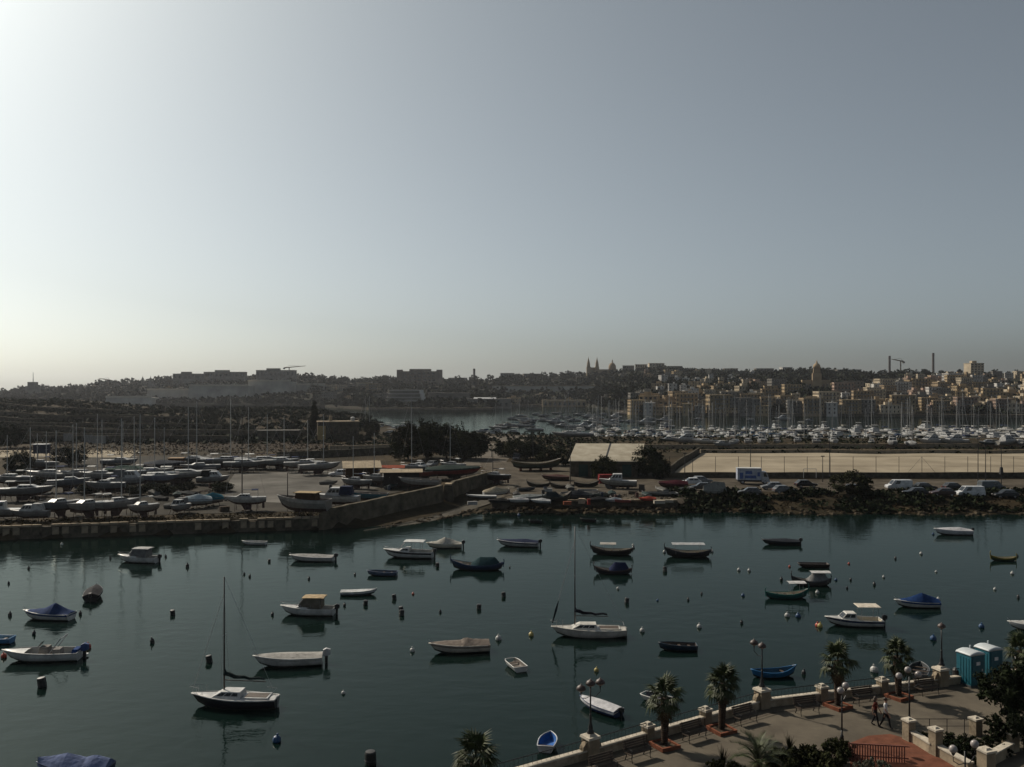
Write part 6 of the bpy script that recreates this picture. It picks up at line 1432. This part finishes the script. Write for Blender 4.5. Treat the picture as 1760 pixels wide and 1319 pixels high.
# domed parish church on the right
x, y, z = far_at(1404, 672); t = thing('domed_church', 'ochre church with square belfry and dome on the far shore', 'church', (x, y, z-1), -.25); cs = FM['tan']
mass(t, 'nave', -13, 12, 0, 16, -6, 11, cs); mass(t, 'tower', -4, 4, -2, 5, -6, 17, cs); mass(t, 'belfry', -3.2, 3.2, -1.2, 4.4, 17, 22, cs, .3, .3)
MB().lathe([(3.3,22),(3.3,23.4),(2.9,24.8),(2.0,26),(.8,26.6),(.7,28),(.3,28.4),(.1,29.6)], 12, (0,1.6,0)).build('dome', cs, t, True)
for xx in (-9,-6,6,9): MB().box(xx-.7,xx+.7,-.08,.02,3,7).build('window', glass, t)
x, y, z = far_at(252, 664); t = thing('small_church', 'small twin-towered church on the hazy left skyline', 'church', (x, y, z-2)); mass(t, 'nave', -7, 7, 0, 12, -4, 8, gm)
for xx in (-6,6): mass(t, 'tower', xx-2, xx+2, -2, 2, -4, 12, gm); MB().lathe([(2,12),(1.5,14),(.4,15.5),(.1,18)], 8, (xx,0,0)).build('cupola', gm, t)
x, y, z = far_at(53, 680); t = thing('control_tower', 'square tower with a mast on the far left skyline', 'tower', (x, y, z-3)); mass(t, 'shaft', -8, 8, 0, 12, -4, 16, gm); mass(t, 'upper_room', -6, 5, 2, 10, 16, 22, gm); MB().path([(0,6,22),(0,6,36)], [.6,.3], 5).build('mast', steel, t)
# cranes and chimneys
def crane(lab, px, py, h, jib, sg):
    x, y, z = far_at(px, py); t = thing('tower_crane', lab, 'crane', (x, y, z-2)); MB().path([(0,0,0),(0,0,h)], .8, 4).build('crane_mast', mat('crane_paint', (.22,.16,.1), .7), t)
    MB().path([(-sg*jib*.3,0,h),(0,0,h+.6),(sg*jib,0,h+3)], [.9,.8,.4], 4).build('jib', MC['crane_paint'], t); MB().path([(-sg*jib*.28,0,h),(0,0,h+4),(sg*jib*.7,0,h+2.5)], .18, 3).build('tie_bars', iron, t); MB().box(-sg*jib*.3-1.5,-sg*jib*.3+1.5,-1,1,h-2.5,h).build('counterweight', concrete, t)
crane('tower crane over the flat office block', 497, 648, 17, 27, 1); crane('small crane on the hazy left skyline', 186, 665, 12, 14, -1); crane('dockyard crane between the chimneys on the right skyline', 1548, 643, 18, 12, -1)
for px, pt, lab in ((1529,612,'left of the two power station chimneys on the ridge'),(1604,607,'right of the two power station chimneys on the ridge'),(815,634,'slim dark tower rising beside the long skyline block'),(1694,640,'short stack on the right skyline')):
    Y = 1380.; zt = H-(pt-HY)/F*Y; t = thing('chimney_stack', lab, 'chimney', ((px-CX)*Y/F, Y, 20)); MB().lathe([(2.2,-4),(1.7,(zt-20)*.9),(1.9,(zt-20)*.92),(1.6,zt-20)], 8).build('stack', mat('stack_brick', (.14,.12,.11), .9), t); MB().lathe([(1.75,zt-21),(1.9,zt-20.5),(1.75,zt-20)], 8).build('band', iron, t)
block('pale square tower block on the far right skyline', 1668, 1692, 625, 645, 1050, FM['cream'], 'building', 5, 4, .1, 'tower_block')
for px0, px1, pt, lab in ((1092,1112,627,'pale low block at the left of the hilltop'),(1116,1142,625,'long pale block crowning the hilltop'),(1150,1172,630,'grey low block at the right of the hilltop'),(1245,1268,634,'pale ridge block right of the hilltop'),(1300,1330,634,'long grey ridge block left of the domed church'),(1345,1362,632,'white square ridge house left of the domed church'),(1440,1480,636,'long low ridge barracks right of the domed church'),(1070,1088,629,'grey ridge house beside the twin-spired church dome'),(860,884,642,'grey ridge block right of the slim dark tower'),(900,930,643,'long grey ridge block left of the twin-spired church'),(560,590,652,'low grey ridge house left of the great hotel'),(770,800,650,'low grey ridge block right of the great hotel')):
    block(lab, px0, px1, pt, pt+10, ridge_y((px0+px1)/2)-30, FM['white'] if 'white' in lab else FM['cream'] if 'pale' in lab else gm, storeys=2, bays=5, rz=rnd.uniform(-.3,.2), name='ridge_block', top=False)
# trees on the far slopes
fcr = [crown_mesh('crown', leafA, 1, 1, .8, 26, 20, .17, 120+i, .4) for i in range(3)]; ftr = trunk_mesh('trunk', .7, .06, .6, 9, 3)
def ftree(px, py, s, lab, grp, dz=0):
    x, y, z = far_at(px, py); t = thing('hill_tree', lab, 'tree', (x, y, z+dz), rnd.uniform(0,6), grp); obj('crown', fcr[rnd.randrange(3)], t, (0,0,s*.55), None, (s*.62,s*.62,s*.55)); obj('trunk', ftr, t, None, None, s*.7)
for i in range(95):
    px = rnd.uniform(520, 1300); sk = interp(SKY, px); ftree(px, sk+rnd.uniform(1.5,6), rnd.uniform(5,11) if px < 1000 else rnd.uniform(4,7), '%s dark tree on the ridge %s' % (rnd.choice(['tall','small','broad']), 'left of the great hotel block' if px < 690 else 'between the hotel block and slim tower' if px < 815 else 'between the slim tower and twin-spired church' if px < 1010 else 'between the twin-spired church and hilltop' if px < 1150 else 'right of the hilltop'), 'ridge trees')
for i in range(40):
    px = rnd.uniform(0, 330); sk = interp(SKY, px); ftree(px, sk+rnd.uniform(1,5), rnd.uniform(7,12), 'hazy tree on the left skyline', 'hazy skyline trees')
for i in range(90):
    px = rnd.choice([rnd.uniform(540,690), rnd.uniform(760,1100), rnd.uniform(1050,1500)]); ftree(px, rnd.uniform(interp(SKY,px)+8, 694), rnd.uniform(7,12), '%s dark tree on the slope %s' % (rnd.choice(['tall','small','broad']), 'left of the terraced buildings' if px < 690 else 'between warehouse and boat sheds' if px < 930 else 'below the twin-spired church' if px < 1090 else 'above the old quay' if px < 1300 else 'around the domed church'), 'slope trees')
for i in range(45):
    px = rnd.uniform(1300, 1760); sk = interp(SKY, px); ftree(px, sk+rnd.uniform(1.5,5), rnd.uniform(4,8), '%s dark tree on the ridge %s' % (rnd.choice(['tall','small','broad']), 'left of the domed church' if px < 1400 else 'between the domed church and chimneys' if px < 1530 else 'above the dense town'), 'right ridge trees')
for i in range(26): ftree(rnd.uniform(1012,1072), rnd.uniform(684,709), rnd.uniform(6,10), '%s dark tree on the point between boat sheds and old quay' % rnd.choice(['tall','small','broad','slim']), 'point trees')
for i in range(10): ftree(rnd.uniform(1090,1480), rnd.uniform(680,706), rnd.uniform(6,10), '%s dark tree between the far shore houses' % rnd.choice(['tall','small','broad','slim']), 'trees between houses')
t = thing('far_quay', 'dark stone quay edge below the terraced waterfront building', 'quay', (0,0,0)); rr = []
for px in range(560, 1010, 15): x, y, z = far_pt(px, 0); rr.append([(x,y-4,-.6),(x,y-4,2.0),(x,y+3,2.1),(x,y+3,-.6)])
MB().loft(rr).build('quay_front', limedark, t)
def farzf(x, y):
    px = CX+x*F/y
    if px > 1490 and nz(x*.02, y*.02) < .25: return -9
    if 1090 < px <= 1490 and y < 900 and nz(x*.02, y*.02) < .1: return -9
    Y0, Y1 = interp(FSH, px), ridge_y(px); q = (y-Y0)/(Y1-Y0); return far_h(px, q) if 0.002 < q < 1 else -9
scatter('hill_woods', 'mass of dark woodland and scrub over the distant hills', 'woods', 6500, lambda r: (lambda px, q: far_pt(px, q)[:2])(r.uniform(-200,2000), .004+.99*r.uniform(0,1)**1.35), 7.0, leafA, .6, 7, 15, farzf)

# ------------------------------------------------------------------ haze over the harbour
hz = MB().box(-4300,4300,-330,5400,-3,92).build('haze', None)
hz.data.materials.clear(); hm = bpy.data.materials.new('haze'); hm.use_nodes = True; n = hm.node_tree; n.nodes.clear()
out = n.nodes.new('ShaderNodeOutputMaterial'); v = n.nodes.new('ShaderNodeVolumePrincipled')
v.inputs['Density'].default_value = .00005; v.inputs['Color'].default_value = (.88,.92,1,1); v.inputs['Anisotropy'].default_value = .4
n.links.new(v.outputs[0], out.inputs['Volume']); hz.data.materials.append(hm); tag(hz, 'thin pale summer haze over the harbour', 'haze', None, 'stuff')
